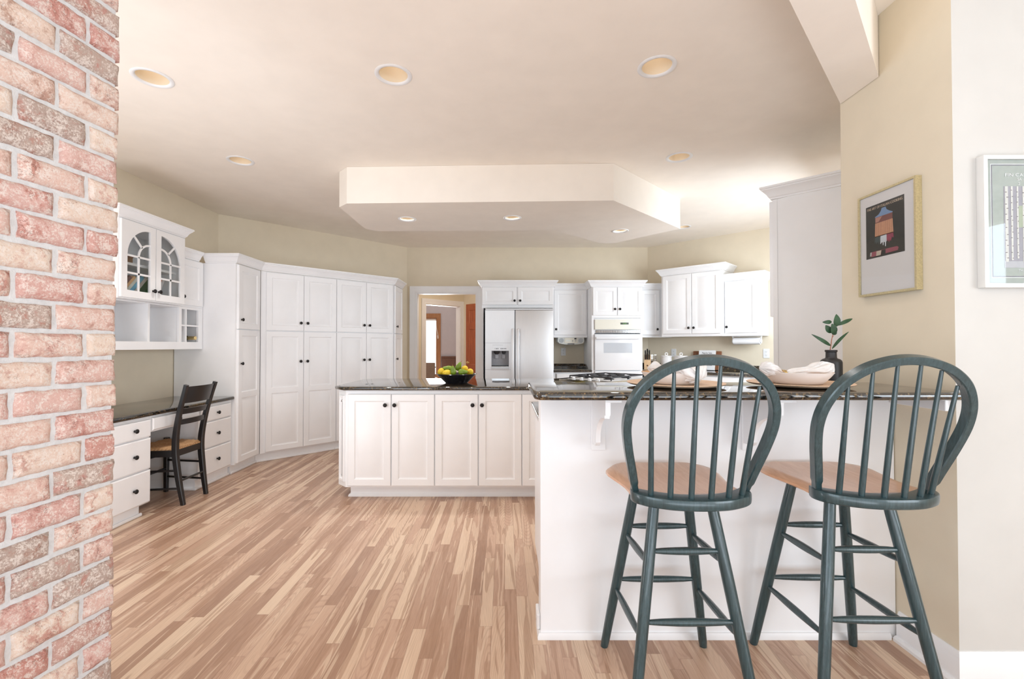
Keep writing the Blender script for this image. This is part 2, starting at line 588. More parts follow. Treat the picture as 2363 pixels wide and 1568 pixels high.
def tag(o, label, cat, group=None, kind=None):
    o['label'] = label
    o['category'] = cat
    if group:
        o['group'] = group
    if kind:
        o['kind'] = kind
    return o


def thing(name, label, cat, loc=(0, 0, 0), rz=0.0, group=None):
    o = bpy.data.objects.new(name, None)
    o.empty_display_size = 0.1
    COL.objects.link(o)
    o.location = loc
    o.rotation_euler = (0, 0, rz)
    return tag(o, label, cat, group)


def struct(name, mb, mat, label, cat, smooth=0.6, loc=(0, 0, 0), rz=0.0):
    return tag(part(name, mb, mat, None, loc, (0, 0, rz), smooth), label, cat, kind='structure')


def copy_tree(o, parent=None):
    c = o.copy()
    COL.objects.link(c)
    c.parent = parent
    for ch in list(o.children):
        copy_tree(ch, c)
    return c


def text_mesh(txt, size, align='CENTER', width=None):
    cu = bpy.data.curves.new('txt', 'FONT')
    cu.body = txt
    cu.size = size
    cu.align_x = align
    cu.extrude = 0.0003
    o = bpy.data.objects.new('txt', cu)
    COL.objects.link(o)
    dg = bpy.context.evaluated_depsgraph_get()
    dg.update()
    me = bpy.data.meshes.new_from_object(o.evaluated_get(dg))
    bpy.data.objects.remove(o)
    bpy.data.curves.remove(cu)
    if width:
        xs = [v.co.x for v in me.vertices]
        k = width / max(1e-6, max(xs) - min(xs))
        for v in me.vertices:
            v.co.x *= k
    return me


def lettering(name, txt, size, mat, parent, loc, rot, align='CENTER', width=None):
    me = text_mesh(txt, size, align, width)
    me.materials.clear()
    me.materials.append(M[mat] if isinstance(mat, str) else mat)
    o = bpy.data.objects.new(name, me)
    COL.objects.link(o)
    o.parent = parent
    o.location = loc
    o.rotation_euler = rot
    return o


def arc(cx, cy, r, a0, a1, n, ry=None):
    ry = r if ry is None else ry
    return [(cx + r * math.cos(a0 + (a1 - a0) * i / n), cy + ry * math.sin(a0 + (a1 - a0) * i / n)) for i in range(n + 1)]


def spline(P, n=8):
    """Catmull-Rom through 2-D or 3-D points"""
    P = [Vector(p) for p in P]
    out = []
    for i in range(len(P) - 1):
        p0 = P[i - 1] if i else P[0] * 2 - P[1]
        p1, p2 = P[i], P[i + 1]
        p3 = P[i + 2] if i + 2 < len(P) else P[-1] * 2 - P[-2]
        for k in range(n):
            t = k / n
            out.append(0.5 * ((2 * p1) + (p2 - p0) * t + (2 * p0 - 5 * p1 + 4 * p2 - p3) * t * t + (3 * p1 - p0 - 3 * p2 + p3) * t ** 3))
    out.append(P[-1])
    return out


# ------------------------------------------------------------------ room shell
CZ = 2.72
lights_ceiling = [(-1.941, 2.487), (-0.607, 2.459), (0.804, 2.386), (-2.107, 3.608), (1.363, 3.541), (2.207, 5.634)]
SZ = 2.417
lights_soffit = [(-0.905, 4.2), (0.068, 4.157), (1.177, 4.629)]


def circ(x, y, r, n=28):
    return [(x + r * math.cos(2 * PI * i / n), y + r * math.sin(2 * PI * i / n)) for i in range(n)]


struct('floor', MB().box(-6, 6, -5.2, 12.5, -0.05, 0.0), 'floor', 'light birch strip wood floor', 'floor')
struct('ceiling', MB().prism([(-6, -5.2), (6, -5.2), (6, 12.5), (-6, 12.5)], CZ, CZ + 0.03, [circ(x, y, 0.079) for x, y in lights_ceiling]), 'ceil', 'cream painted kitchen ceiling', 'ceiling')
SOF = [(-1.304, 3.737), (-1.402, 3.838), (-1.401, 4.56), (-1.301, 4.647), (0.509, 4.612), (1.102, 5.196), (1.239, 5.2), (1.756, 4.543), (0.878, 3.659)]
struct('ceiling_soffit', MB().prism(SOF, SZ, CZ - 0.001, [circ(x, y, 0.066) for x, y in lights_soffit]), 'ceil', 'dropped ceiling soffit above the island', 'soffit')
# 45 degree header beam continuing the sink wall line
bl = 4.2
struct('ceiling_beam', MB().prism([(1.664, 2.24), (1.664 - bl, 2.24 - bl), (1.664 - bl, 2.01 - bl), (1.664, 2.01)], 2.443, CZ - 0.001), 'ceil', 'diagonal cream header beam at upper right', 'beam')


def wallseg(name, p, q, th, label, mat='wall', holes=(), z1=CZ, z0=0.0):
    """vertical wall from p to q (left to right seen from the room); thickness goes to the far side"""
    d = Vector((q[0] - p[0], q[1] - p[1]))
    L = d.length
    d.normalize()
    nb = Vector((-d.y, d.x))

    def fn(u, v, w):
        return (p[0] + d.x * u + nb.x * w, p[1] + d.y * u + nb.y * w, v)
    outer = [(0, z0), (L, z0), (L, z1), (0, z1)]
    hs = list(holes)
    # a doorway cut to the floor becomes part of the outline
    for h in [h for h in hs if h[2] <= z0]:
        a, b, _, t = h
        outer = [(0, z0), (a, z0), (a, t), (b, t), (b, z0), (L, z0), (L, z1), (0, z1)]
        hs.remove(h)
    return struct(name, MB().prism(outer, 0, th, [[(a, c), (b, c), (b, t), (a, t)] for a, b, c, t in hs], fn), mat, label, 'wall')


wallseg('wall_left', (-3.21, -5.0), (-3.21, 5.085), 0.12, 'beige wall behind the desk', holes=[(0.6, 4.8, 0.45, 2.5), (5.6, 7.6, 0.6, 2.4)])
wallseg('wall_back_left', (-3.21, 5.08), (-1.47, 6.82), 0.12, 'beige angled wall above the tall cabinets')
wallseg('wall_back', (-1.475, 6.82), (2.15, 6.82), 0.12, 'beige back wall around the doorway', holes=[(0.151, 1.047, 0.0, 2.034)])
wallseg('wall_back_right', (2.146, 6.82), (4.2, 4.766), 0.12, 'beige angled wall behind the corner counter')
# sink wall, 45 degrees, with its window opening
wallseg('wall_sink', (4.2, 4.776), (1.67, 2.246), 0.12, 'beige wall holding the sink window', holes=[(0.28, 2.02, 1.05, 2.18)])
struct('wall_right', MB().prism([(1.667, 2.246), (1.667, 1.684), (1.767, 1.784), (1.767, 2.345)], 0, CZ), 'wall', 'beige wall with the gold framed print', 'wall')
struct('wall_front_right', MB().prism([(1.667, 1.684), (5.0, 1.684), (5.0, 1.784), (1.767, 1.784)], 0, CZ), 'frontwall', 'beige wall at the far right, strong light put into its colour', 'wall')
wallseg('wall_side_right', (5.0, 1.684), (5.0, -5.0), 0.12, 'side wall of the living room', holes=[(2.9, 6.5, 0.4, 2.5)])
wallseg('wall_rear', (5.0, -5.0), (-3.21, -5.0), 0.12, 'rear wall of the living room', holes=[(1.0, 7.9, 0.3, 2.6)])
# hall and dining room
wallseg('wall_hall_left', (-3.2, 6.9), (-0.85, 9.25), 0.12, 'beige hall wall with the white cased opening', holes=[(2.32 + 0.085, 2.32 + 0.925, 0.0, 2.035)])
wallseg('wall_hall_right', (-0.85, 9.25), (1.5, 6.9), 0.12, 'beige hall wall beside the cherry door')
wallseg('wall_dining', (-5.0, 11.5), (0.6, 11.5), 0.12, 'lavender grey dining room wall', 'purple', holes=[(2.7, 3.28, 0.5, 1.94)])
wallseg('wall_dining_left', (-5.0, 6.9), (-5.0, 11.5), 0.12, 'lavender grey side wall', 'purple')
wallseg('wall_dining_right', (0.6, 11.5), (0.6, 7.9), 0.12, 'lavender grey side wall right', 'purple')

# brick pillar: real bricks standing proud of a mortar core
BC = Vector((-1.18, 1.377))
BD = Vector((-0.148, -1.0)).normalized()       # along the face, away from the far corner
BN = Vector((-BD.y, BD.x))                     # out of the face (towards +x)
if BN.x < 0:
    BN = -BN


def bpt(t, o, z):
    return (BC.x + BD.x * t + BN.x * o, BC.y + BD.y * t + BN.y * o, z)


core = MB().prism([(0.004, -0.006), (0.95, -0.006), (0.95, -0.55), (0.004, -0.55)], 0, CZ, fn=lambda u, v, w: bpt(u, v, w))
pillar = struct('wall_brick', core, 'mortar', 'whitewashed red brick pillar at the left edge', 'pillar')
vs, fs, cols = [], [], []
rb = random.Random(11)
NU, NV = 12, 6
CRS = 0.075


def brick(t0, t1, z0, z1, end):
    col = (rb.random() ** 1.15, rb.random(), rb.random(), 1)
    sd = Vector((rb.random() * 50, rb.random() * 50, rb.random() * 50))
    prj = 0.004 + rb.random() * 0.004
    o = len(vs)
    tl = rb.uniform(-0.0018, 0.0018)
    for j in range(NV + 1):
        for i in range(NU + 1):
            u, v = i / NU, j / NV
            eu, ev = min(u, 1 - u) * (t1 - t0), min(v, 1 - v) * (z1 - z0)
            e = min(eu, ev)
            rnd = min(1.0, e / 0.007)
            t = t0 + u * (t1 - t0)
            z = z0 + v * (z1 - z0) + tl * (u - 0.5) * 2
            nz = noise.noise(Vector((t * 60, z * 60, 0)) + sd)
            nz2 = noise.noise(Vector((t * 22, z * 22, 3)) + sd)
            out = prj * math.sqrt(max(0, 1 - (1 - rnd) ** 2)) + 0.0022 * nz * rnd + 0.0016 * nz2 - 0.004 * (1 - rnd)
            jit = 0.0045 * noise.noise(Vector((t * 40 + 9, z * 40, 7)) + sd) if e < 1e-6 else 0
            vs.append(bpt(t + jit, out, z + jit * 0.8))
    for j in range(NV):
        for i in range(NU):
            a = o + j * (NU + 1) + i
            fs.append((a, a + 1, a + NU + 2, a + NU + 1))
    # skirt back into the mortar
    loop = [o + i for i in range(NU + 1)] + [o + j * (NU + 1) + NU for j in range(1, NV + 1)] + \
           [o + NV * (NU + 1) + i for i in range(NU - 1, -1, -1)] + [o + j * (NU + 1) for j in range(NV - 1, 0, -1)]
    o2 = len(vs)
    back = -0.095 if end else -0.016
    for k in loop:
        x, y, z = vs[k]
        vs.append((x + BN.x * back, y + BN.y * back, z))
    n = len(loop)
    for k in range(n):
        fs.append((loop[k], o2 + k, o2 + (k + 1) % n, loop[(k + 1) % n]))
    cols.append((len(fs), col))


k0 = -17
for k in range(k0, 20):
    z0 = 1.2836 + CRS * k
    z1 = z0 + CRS
    if z1 > CZ + 0.01 or z1 < 0.02:
        continue
    joints = [-0.004, 0.0835] if k % 2 else [-0.004, 0.161]
    while joints[-1] < 0.9:
        joints.append(joints[-1] + 0.17)
    for a, b in zip(joints, joints[1:]):
        g = 0.0062
        brick(a + (g if a > 0 else rb.uniform(-0.003, 0.003)), min(b - g, 0.94) + rb.uniform(-0.002, 0.002), max(z0 + g, 0.002), min(z1 - g + rb.uniform(-0.0015, 0.0015), CZ - 0.002), a < 0)
bm_me = bpy.data.meshes.new('bricks')
bm_me.from_pydata(vs, [], fs)
ca = bm_me.color_attributes.new('rnd', 'FLOAT_COLOR', 'CORNER')
fi = 0
for end, col in cols:
    while fi < end:
        for li in bm_me.polygons[fi].loop_indices:
            ca.data[li].color = col
        fi += 1
bm_me.materials.append(M['brick'])
bm_me.shade_smooth()
bm_me.set_sharp_from_angle(angle=1.0)
part('bricks', bm_me, None, pillar)['kind'] = 'structure'

# ------------------------------------------------------------------ trim
BASE = [(0, 0), (0.03, 0), (0.03, 0.012), (0.024, 0.02), (0.016, 0.022), (0.016, 0.088), (0.013, 0.094), (0.013, 0.104), (0.007, 0.118), (0.004, 0.124), (0, 0.124)]
struct('baseboard_right', MB().miter([(1.667, 1.936), (1.667, 1.684), (3.6, 1.684)], BASE, side=1.0), 'trim', 'white baseboard below the gold framed print', 'baseboard')
CAS = [(0, 0), (0, 0.012), (0.012, 0.016), (0.022, 0.014), (0.05, 0.017), (0.06, 0.022), (0.078, 0.022), (0.09, 0.026), (0.1, 0.026), (0.1, 0)]


def casing(name, label, loc, rz, x0, x1, z1, mat='trim', sc=1.0, depth=0.12, z0=0.0, kind='structure'):
    mb = MB().miter([(x0, z0), (x0, z1), (x1, z1), (x1, z0)], [(o * sc, h) for o, h in CAS], side=-1.0, fn=lambda u, v, h: (u, -h, v))
    # jamb lining
    mb.box(x0, x0 + 0.012, 0.001, depth, z0, z1)
    mb.box(x1 - 0.012, x1, 0.001, depth, z0, z1)
    mb.box(x0 + 0.012, x1 - 0.012, 0.001, depth, z1 - 0.012, z1)
    return struct(name, mb, mat, label, 'door trim', loc=loc, rz=rz)


casing('trim_1', 'white casing around the back doorway', (0, 6.818, 0), 0, -1.324, -0.428, 2.034)
casing('trim_2', 'white casing around the dining room opening', (-1.557, 8.541, 0), PI / 4, 0.085, 0.925, 2.035)

# ------------------------------------------------------------------ cabinet joinery


def rect(x0, z0, x1, z1, y):
    return [(x0, y, z0), (x1, y, z0), (x1, y, z1), (x0, y, z1)]


def door_mb(w, h, split=None, t=0.02, st=0.056):
    mb = MB()
    e = 0.004
    mb.ring([rect(0, 0, w, h, 0), rect(0, 0, w, h, -t + e), rect(e, e, w - e, h - e, -t)], True, False)
    cells = [(e, h - e, st - e, st - e)] if split is None else [(e, split, st - e, st / 2), (split, h - e, st / 2, st - e)]
    for z0, z1, bt, tp in cells:
        def lp(i, y, q=0.0):
            return rect(e + (st - e) * q + i, z0 + bt * q + i, w - e - (st - e) * q - i, z1 - tp * q - i, y)
        mb.ring([lp(0, -t, 0), lp(0, -t, 1), lp(0.004, -t + 0.006, 1), lp(0.011, -t + 0.009, 1), lp(0.014, -t + 0.009, 1), lp(0.034, -t + 0.002, 1)], False, True)
    return mb


def drawer_mb(w, h, t=0.02):
    e = 0.009
    return MB().ring([rect(0, 0, w, h, 0), rect(0, 0, w, h, -t + 0.007), rect(0.003, 0.003, w - 0.003, h - 0.003, -t + 0.004), rect(e, e, w - e, h - e, -t)], True, True)


KNOB = MB().lathe([(0.0085, 0.0), (0.0085, -0.002), (0.0055, -0.004), (0.005, -0.012), (0.008, -0.0145), (0.0155, -0.0165), (0.0165, -0.020), (0.0145, -0.0245), (0.008, -0.0275), (0.0001, -0.0285)], 16, axis='y').mesh('knob', M['knob'], 1.2)


def knob(door, x, z, t=0.02):
    return part('knob', KNOB, None, door, (x, -t, z))


def door(parent, x0, x1, z0, z1, kn=None, split=None, y=0.0, st=0.056):
    d = part('door', door_mb(x1 - x0, z1 - z0, None if split is None else split - z0, st=st), 'cab', parent, (x0, y, z0), smooth=0.35)
    if kn:
        knob(d, kn[0] - x0, kn[1] - z0)
    return d


def drawer(parent, x0, x1, z0, z1, y=0.0, kn=True):
    d = part('drawer', drawer_mb(x1 - x0, z1 - z0), 'cab', parent, (x0, y, z0), smooth=0.35)
    if kn:
        knob(d, (x1 - x0) / 2, (z1 - z0) / 2)
    return d


CROWN = [(0, 0), (0.010, 0), (0.012, 0.010), (0.018, 0.014), (0.022, 0.022), (0.03, 0.040), (0.044, 0.058), (0.05, 0.062), (0.05, 0.068), (0.058, 0.072), (0.058, 0.085), (0, 0.085)]


def crown(path, z, parent=None, side=1.0, sc=1.0, **kw):
    return part('crown', MB().miter(path, [(o * sc, z + h) for o, h in CROWN], side), 'cab', parent, smooth=0.35, **kw)


# ---- tall pantry run on the angled left wall
TF = 7.46                                           # face plane: y - x
g_tall = 'tall white pantry cabinets'
PB = (-2.61, 4.852, 0)
units = [(0.004, 0.834, (0.055, 0.449), (0.453, 0.831), 'first white two-door pantry cabinet, beside the narrow corner pantry'),
         (0.8345, 1.618, (0.837, 1.219), (1.223, 1.594), 'second white two-door pantry cabinet, nearest the back doorway')]
for u0, u1, a, b, lab in units:
    t = thing('pantry_cabinet', lab, 'cabinet', PB, PI / 4, g_tall)
    part('body', MB().box(u0, u1, 0, 0.575, 0.09, 2.046, 0.001), 'cab', t)
    c0 = 0.0 if u0 > 0.1 else -0.035
    part('base', MB().box(u0 + c0, u1, 0.034, 0.55, 0.0, 0.0895).box(u0 + c0 + (0.005 if c0 else 0), u1, 0.020, 0.034, 0.0, 0.022, 0.004), 'cab', t)
    m = (a[1] + b[0]) / 2
    door(t, a[0], a[1], 1.408, 2.036, (a[1] - 0.035, 1.498))
    door(t, b[0], b[1], 1.408, 2.036, (b[0] + 0.035, 1.498))
    door(t, a[0], a[1], 0.104, 1.400, (a[1] - 0.035, 1.068), 0.757)
    door(t, b[0], b[1], 0.104, 1.400, (b[0] + 0.035, 1.068), 0.757)
# narrow tall unit that returns along the desk wall
t = thing('pantry_cabinet', 'narrow tall white pantry cabinet between the desk and the angled run', 'cabinet', (-2.61, 4.41, 0), PI / 2, g_tall)
part('body', MB().box(0, 0.44, 0, 0.595, 0.09, 2.046, 0.001), 'cab', t)
part('base', MB().box(0, 0.440, 0.045, 0.58, 0, 0.0895).box(0, 0.44, 0.031, 0.045, 0, 0.022, 0.004), 'cab', t)
part('side_panel', MB().box(-0.006, -0.0005, 0.0, 0.59, 0.09, 2.046), 'cab', t)
door(t, 0.018, 0.405, 1.408, 2.036, (0.062, 1.50))
door(t, 0.018, 0.405, 0.104, 1.400, (0.062, 1.068), 0.757)
# end unit facing the doorway
t = thing('pantry_cabinet', 'tall white end pantry cabinet turned towards the back doorway', 'cabinet', (-1.463, 5.999, 0), PI / 2, g_tall)
part('body', MB().prism([(0.004, 0.0), (0.432, 0.0), (0.432, 0.385), (0.41, 0.385)], 0.09, 2.046), 'cab', t)
part('base', MB().prism([(0.05, 0.03), (0.42, 0.03), (0.42, 0.38)], 0.0, 0.0895), 'cab', t)
door(t, 0.012, 0.42, 1.408, 2.036, (0.055, 1.498))
door(t, 0.012, 0.42, 0.104, 1.400, (0.055, 1.068))
tag(crown([(-2.9, 4.404), (-2.604, 4.404), (-2.604, 4.847), (-1.459, 5.992), (-1.459, 6.43), (-1.80, 6.43)], 2.0465),
    'white crown moulding along the top of the tall pantry run', 'crown moulding').name = 'crown_molding'

# ---- built-in desk
g_desk = 'built-in desk units'
dk = thing('drawer_cabinet', 'white three-drawer desk pedestal beside the brick pillar', 'drawer unit', (-2.64, 2.6, 0), PI / 2, g_desk)
part('body', MB().box(0, 0.785, 0, 0.56, 0.085, 0.722, 0.001), 'cab', dk)
part('base', MB().box(0, 0.735, 0.03, 0.55, 0, 0.0845).box(0, 0.747, 0.012, 0.03, 0, 0.022, 0.005), 'cab', dk)
for z0, z1 in ((0.573, 0.70), (0.338, 0.565), (0.093, 0.330)):
    d = part('drawer', drawer_mb(0.46, z1 - z0), 'cab', dk, (0.322, 0, z0), smooth=0.35)
    knob(d, 0.305, (z1 - z0) / 2)
dk = thing('drawer_cabinet', 'white three-drawer desk pedestal against the tall cabinet side', 'drawer unit', (-2.64, 3.93, 0), PI / 2, g_desk)
part('body', MB().box(0, 0.468, 0, 0.56, 0.085, 0.722, 0.001), 'cab', dk)
part('base', MB().box(0.004, 0.468, 0.03, 0.55, 0, 0.0845).box(0.0, 0.468, 0.012, 0.03, 0, 0.022, 0.005).box(-0.012, 0.004, 0.012, 0.55, 0, 0.022, 0.004), 'cab', dk)
for z0, z1 in ((0.573, 0.70), (0.338, 0.565), (0.103, 0.330)):
    drawer(dk, 0.014, 0.44, z0, z1)
dk = thing('knee_space_apron', 'shallow white pencil drawer over the knee space', 'drawer', (-2.64, 3.387, 0), PI / 2, g_desk)
part('apron', MB().box(0, 0.541, 0, 0.45, 0.60, 0.722, 0.001), 'cab', dk)
drawer(dk, 0.012, 0.528, 0.612, 0.706)
tag(part('countertop', MB().bprism([(-3.205, 2.6), (-2.613, 2.6), (-2.613, 4.402), (-3.205, 4.402)], 0.7225, 0.756, 0.012), 'granite', smooth=0.9),
    'dark granite desk top beside the black ladder-back chair', 'countertop', 'granite worktops')

# ---- hutch above the desk
hz = thing('cubby_shelf', 'white open cubby shelf hanging above the desk', 'shelf', (-2.925, 3.30, 0), PI / 2)
mb = MB()


def XZ(u, v, w):
    return (u, w, v)


ops = [(0.10, 0.425), (0.447, 0.784), (0.816, 0.868), (0.882, 1.04)]
holes = [[(a, 1.278), (b, 1.278), (b, 1.588), (a, 1.588)] for a, b in ops[:2]]
for a, b in ops[2:]:
    holes += [[(a, 1.278), (b, 1.278), (b, 1.422), (a, 1.422)], [(a, 1.436), (b, 1.436), (b, 1.578), (a, 1.578)]]
part('front_frame', MB().prism([(0, 1.212), (1.098, 1.212), (1.098, 1.599), (0, 1.599)], 0, 0.02, holes, XZ), 'cab', hz)
mb = MB().box(0, 1.098, 0.021, 0.27, 1.2625, 1.2775).box(0, 1.098, 0.021, 0.27, 1.589, 1.599).box(0, 1.098, 0.27, 0.28, 1.215, 1.599)
part('shell', mb, 'cab', hz)
for x in (0.05, 0.436, 0.80, 0.875, 1.07):
    part('divider', MB().box(x - 0.007, x + 0.007, 0.021, 0.269, 1.278, 1.5885), 'cab', hz)
part('shelf', MB().box(0.808, 0.867, 0.021, 0.269, 1.423, 1.435).box(0.883, 1.062, 0.021, 0.269, 1.423, 1.435), 'cab', hz)

wb_ = thing('wine_bottle', 'wine bottle lying in the lowest right cubby, gold capsule outward', 'bottle', (-2.897, 4.262, 1.3152))
part('bottle_body', MB().lathe([(0.0001, -0.29), (0.034, -0.287), (0.037, -0.28), (0.037, -0.13), (0.030, -0.10), (0.0165, -0.07)], 20, axis='x'), 'winegreen', wb_)
part('capsule', MB().lathe([(0.0168, -0.0695), (0.0168, -0.012), (0.018, -0.011), (0.018, -0.002), (0.0165, 0), (0.0001, 0)], 20, axis='x', cap0=False), 'gold', wb_, label='gold foil capsule')

dc = thing('display_cabinet', 'tall white cabinet with two arched glass doors above the desk', 'cabinet', (-2.855, 3.35, 0), PI / 2)
mb = MB().box(0, 0.018, 0.0, 0.345, 1.60, 2.20).box(0.662, 0.68, 0.0, 0.345, 1.60, 2.20).box(0.018, 0.662, 0.335, 0.345, 1.60, 2.20)
mb.box(0.018, 0.662, 0.0, 0.335, 1.60, 1.625).box(0.018, 0.662, 0.0, 0.335, 2.18, 2.20)
mb.box(0.33, 0.35, 0.0, 0.02, 1.625, 2.18)
part('body', mb, 'cab', dc)
part('shelf', MB().box(0.0185, 0.6615, 0.05, 0.334, 1.87, 1.89), 'cab', dc)
crown([(0, 0.345), (0, 0), (0.68, 0), (0.68, 0.345)], 2.2, dc, side=-1.0 if False else 1.0)
ZB, ZS, ZT = 1.665, 1.93, 2.15
for k in (0, 1):
    x0 = 0.008 + 0.336 * k
    w, a, b = 0.328, 0.052, 0.276

    def fx(x):
        return x if k == 0 else w - x
    op = [(fx(a), ZB), (fx(b), ZB), (fx(b), ZT)] + [(fx(px), pz) for px, pz in arc(b, ZS, b - a, PI / 2, PI, 12, ZT - ZS)[1:]]
    d = part('door', MB().prism([(0, 1.61), (w, 1.61), (w, 2.192), (0, 2.192)], -0.02, -0.0005, [op], XZ), 'cab', dc, (x0, 0, 0), smooth=0.35)
    part('glass_pane', MB().box(min(fx(a), fx(b)) + 0.0008, max(fx(a), fx(b)) - 0.0008, -0.008, -0.006, ZB + 0.001, ZS).prism(
        [(fx(b - 0.001), ZS), (fx(b - 0.001), ZT - 0.002)] + [(fx(px), pz) for px, pz in arc(b, ZS, b - a - 0.002, PI / 2, PI, 12, ZT - ZS - 0.002)[1:]], -0.008, -0.006, fn=XZ), 'glass', d)
    mu = MB()
    mid = (a + b) / 2
    bw = 0.0075
    mu.box(fx(mid) - bw, fx(mid) + bw, -0.017, -0.0085, ZB, ZS)
    for z in (ZB + (ZS - ZB) * 0.5, ZS):
        mu.box(min(fx(a), fx(b)), max(fx(a), fx(b)), -0.017, -0.0085, z - bw, z + bw)
    ro = (b - a)
    kz = (ZT - ZS) / ro
    mu.tube([(fx(px), -0.01275, pz) for px, pz in arc(b, ZS, ro / 2, PI / 2, PI, 14, ro / 2 * kz)], 1.0, sec=[(0.004, bw), (0.004, -bw), (-0.004, -bw), (-0.004, bw)], up=(0, 1, 0))
    q = math.radians(135)
    mu.tube([(fx(b + ro * f * math.cos(q)), -0.01275, ZS + ro * f * math.sin(q) * kz) for f in (0.5, 0.99)], 1.0, sec=[(0.004, bw), (0.004, -bw), (-0.004, -bw), (-0.004, bw)], up=(0, 1, 0))
    part('muntins', mu, 'cab', d, smooth=0.35)
    knob(d, w - 0.026 if k == 0 else 0.026, 1.683)

wc = thing('upper_cabinet', 'narrow white wall cabinet tucked beside the arched glass cabinet', 'cabinet', (-2.925, 4.032, 0), PI / 2, 'white wall cabinets')
part('body', MB().box(0, 0.366, 0, 0.28, 1.60, 2.046, 0.001), 'cab', wc)
door(wc, 0.03, 0.345, 1.615, 2.036, (0.062, 1.69))
crown([(0.0, 0), (0.30, 0)], 2.0465, wc)

# books leaning behind the glass
g_books = 'cookbooks behind the arched glass doors'
bk = [(0.045, 0.03, 0.20, 0.15, 42, (0.16, 0.08, 0.07), 'maroon-covered book leaning lowest in the left glass door'),
      (0.085, 0.022, 0.21, 0.16, 42, (0.62, 0.38, 0.20), 'tan-spined book leaning second in the left glass door'),
      (0.115, 0.024, 0.21, 0.16, 42, (0.62, 0.62, 0.55), 'cream-spined book leaning third in the left glass door'),
      (0.150, 0.03, 0.22, 0.16, 42, (0.16, 0.42, 0.58), 'blue-spined book leaning fourth in the left glass door'),
      (0.188, 0.028, 0.22, 0.16, 42, (0.55, 0.52, 0.47), 'grey spiral book leaning topmost in the left glass door'),
      (0.37, 0.022, 0.20, 0.15, 24, (0.10, 0.28, 0.09), 'green-spined book leaning in the right glass door'),
      (0.397, 0.022, 0.205, 0.15, 24, (0.75, 0.62, 0.15), 'yellow-spined book leaning in the right glass door'),
      (0.424, 0.018, 0.20, 0.15, 24, (0.48, 0.14, 0.06), 'rust-spined book leaning in the right glass door'),
      (0.448, 0.026, 0.19, 0.15, 24, (0.62, 0.60, 0.62), 'pale spiral-bound book leaning in the right glass door')]
ycur = {42: 0.035, 24: 0.372}
for i, (y, th, hh, dd, ang, col, lab) in enumerate(bk):
    a = math.radians(ang)
    y = (ycur[ang] * math.cos(a) + th * math.sin(a) ** 2) / math.cos(a)
    ycur[ang] += (th + 0.001) / math.cos(a)
    b = thing('book', lab, 'book', (-2.92, 3.35 + y, 1.6262 + th * math.sin(a)), 0, g_books)
    hb = part('cover', MB().box(-dd, 0, 0, th, 0, hh, 0.0015), flat('book_cover_%d' % i, col), b, rot=(-a, 0, 0))
    part('pages', MB().box(-dd - 0.0015, -dd - 0.0002, 0.003, th - 0.003, 0.003, hh - 0.003), 'paper', b, rot=(-a, 0, 0))
wbx = thing('wooden_box', 'long brown wooden box on the upper shelf behind the left glass door', 'box', (-3.05, 3.39, 1.8905))
part('box_body', MB().box(-0.06, 0.06, 0, 0.26, 0, 0.055, 0.003), 'oak', wbx)
part('lid', MB().box(-0.063, 0.063, -0.003, 0.263, 0.0555, 0.07, 0.003), 'board', wbx)
dsh = thing('glass_dish', 'low pale dish with a leafy pattern on the books shelf', 'dish', (-3.0, 3.93, 1.6258))
part('dish_body', MB().lathe([(0.03, 0), (0.055, 0.012), (0.06, 0.03), (0.056, 0.03), (0.05, 0.014), (0.0001, 0.006)], 24), 'ceramic', dsh)

# ---- back wall run
g_wc = 'white wall cabinets'
fc = thing('fridge_cabinet', 'white cabinet surround with two short doors above the refrigerator', 'cabinet', (-0.313, 6.2, 0), 0)
mb = MB().box(0, 0.98, 0, 0.61, 1.757, 2.046, 0.001).box(0, 0.022, 0, 0.61, 0, 1.7565).box(0.966, 0.98, 0, 0.61, 0, 1.7565)
part('body', mb, 'cab', fc)
door(fc, 0.004, 0.475, 1.798, 2.040, (0.445, 1.855), st=0.05)
door(fc, 0.490, 0.971, 1.798, 2.040, (0.522, 1.855), st=0.05)
crown([(0, 0.6), (0, 0), (0.98, 0), (0.98, 0.25)], 2.0465, fc)

rf = thing('refrigerator', 'stainless steel side-by-side refrigerator with ice and water dispenser', 'refrigerator', (-0.265, 6.1, 0))
part('body', MB().box(0.004, 0.912, 0.066, 0.69, 0.02, 1.744, 0.002), 'darkgap', rf)
part('top_grille', MB().box(0.002, 0.914, 0.02, 0.065, 1.726, 1.744, 0.002), 'steel', rf)
ld = MB().prism([(0.0, 0.1), (0.397, 0.1), (0.397, 1.720), (0.0, 1.720)], 0, 0.06, [[(0.085, 0.978), (0.32, 0.978), (0.32, 1.175), (0.085, 1.175)]], XZ)
d1 = part('door', ld, 'steel', rf)
d2 = part('door', MB().box(0.406, 0.916, 0, 0.06, 0.1, 1.720, 0.004, 2), 'steel', rf)
for d, x in ((d1, 0.352), (d2, 0.424)):
    hm = MB().box(x, x + 0.033, -0.055, -0.035, 0.45, 1.47, 0.005, 2)
    hm.box(x + 0.006, x + 0.027, -0.036, 0.0, 0.50, 0.54).box(x + 0.006, x + 0.027, -0.036, 0.0, 1.38, 1.42)
    part('handle', hm, 'steel', d)
mb = MB().box(0.086, 0.319, 0.05, 0.058, 0.98, 1.174).box(0.086, 0.094, 0.002, 0.05, 0.98, 1.174).box(0.311, 0.319, 0.002, 0.05, 0.98, 1.174)
part('dispenser_recess', mb, flat('recess_grey', (0.30, 0.30, 0.32), 0.35), d1)
part('dispenser_chute', MB().lathe([(0.045, 0), (0.035, -0.03), (0.02, -0.045)], 16, (0.155, 0.026, 1.173), cap0=True).lathe([(0.025, 0), (0.022, -0.035), (0.012, -0.04)], 16, (0.25, 0.026, 1.173)), 'darkgap', d1)
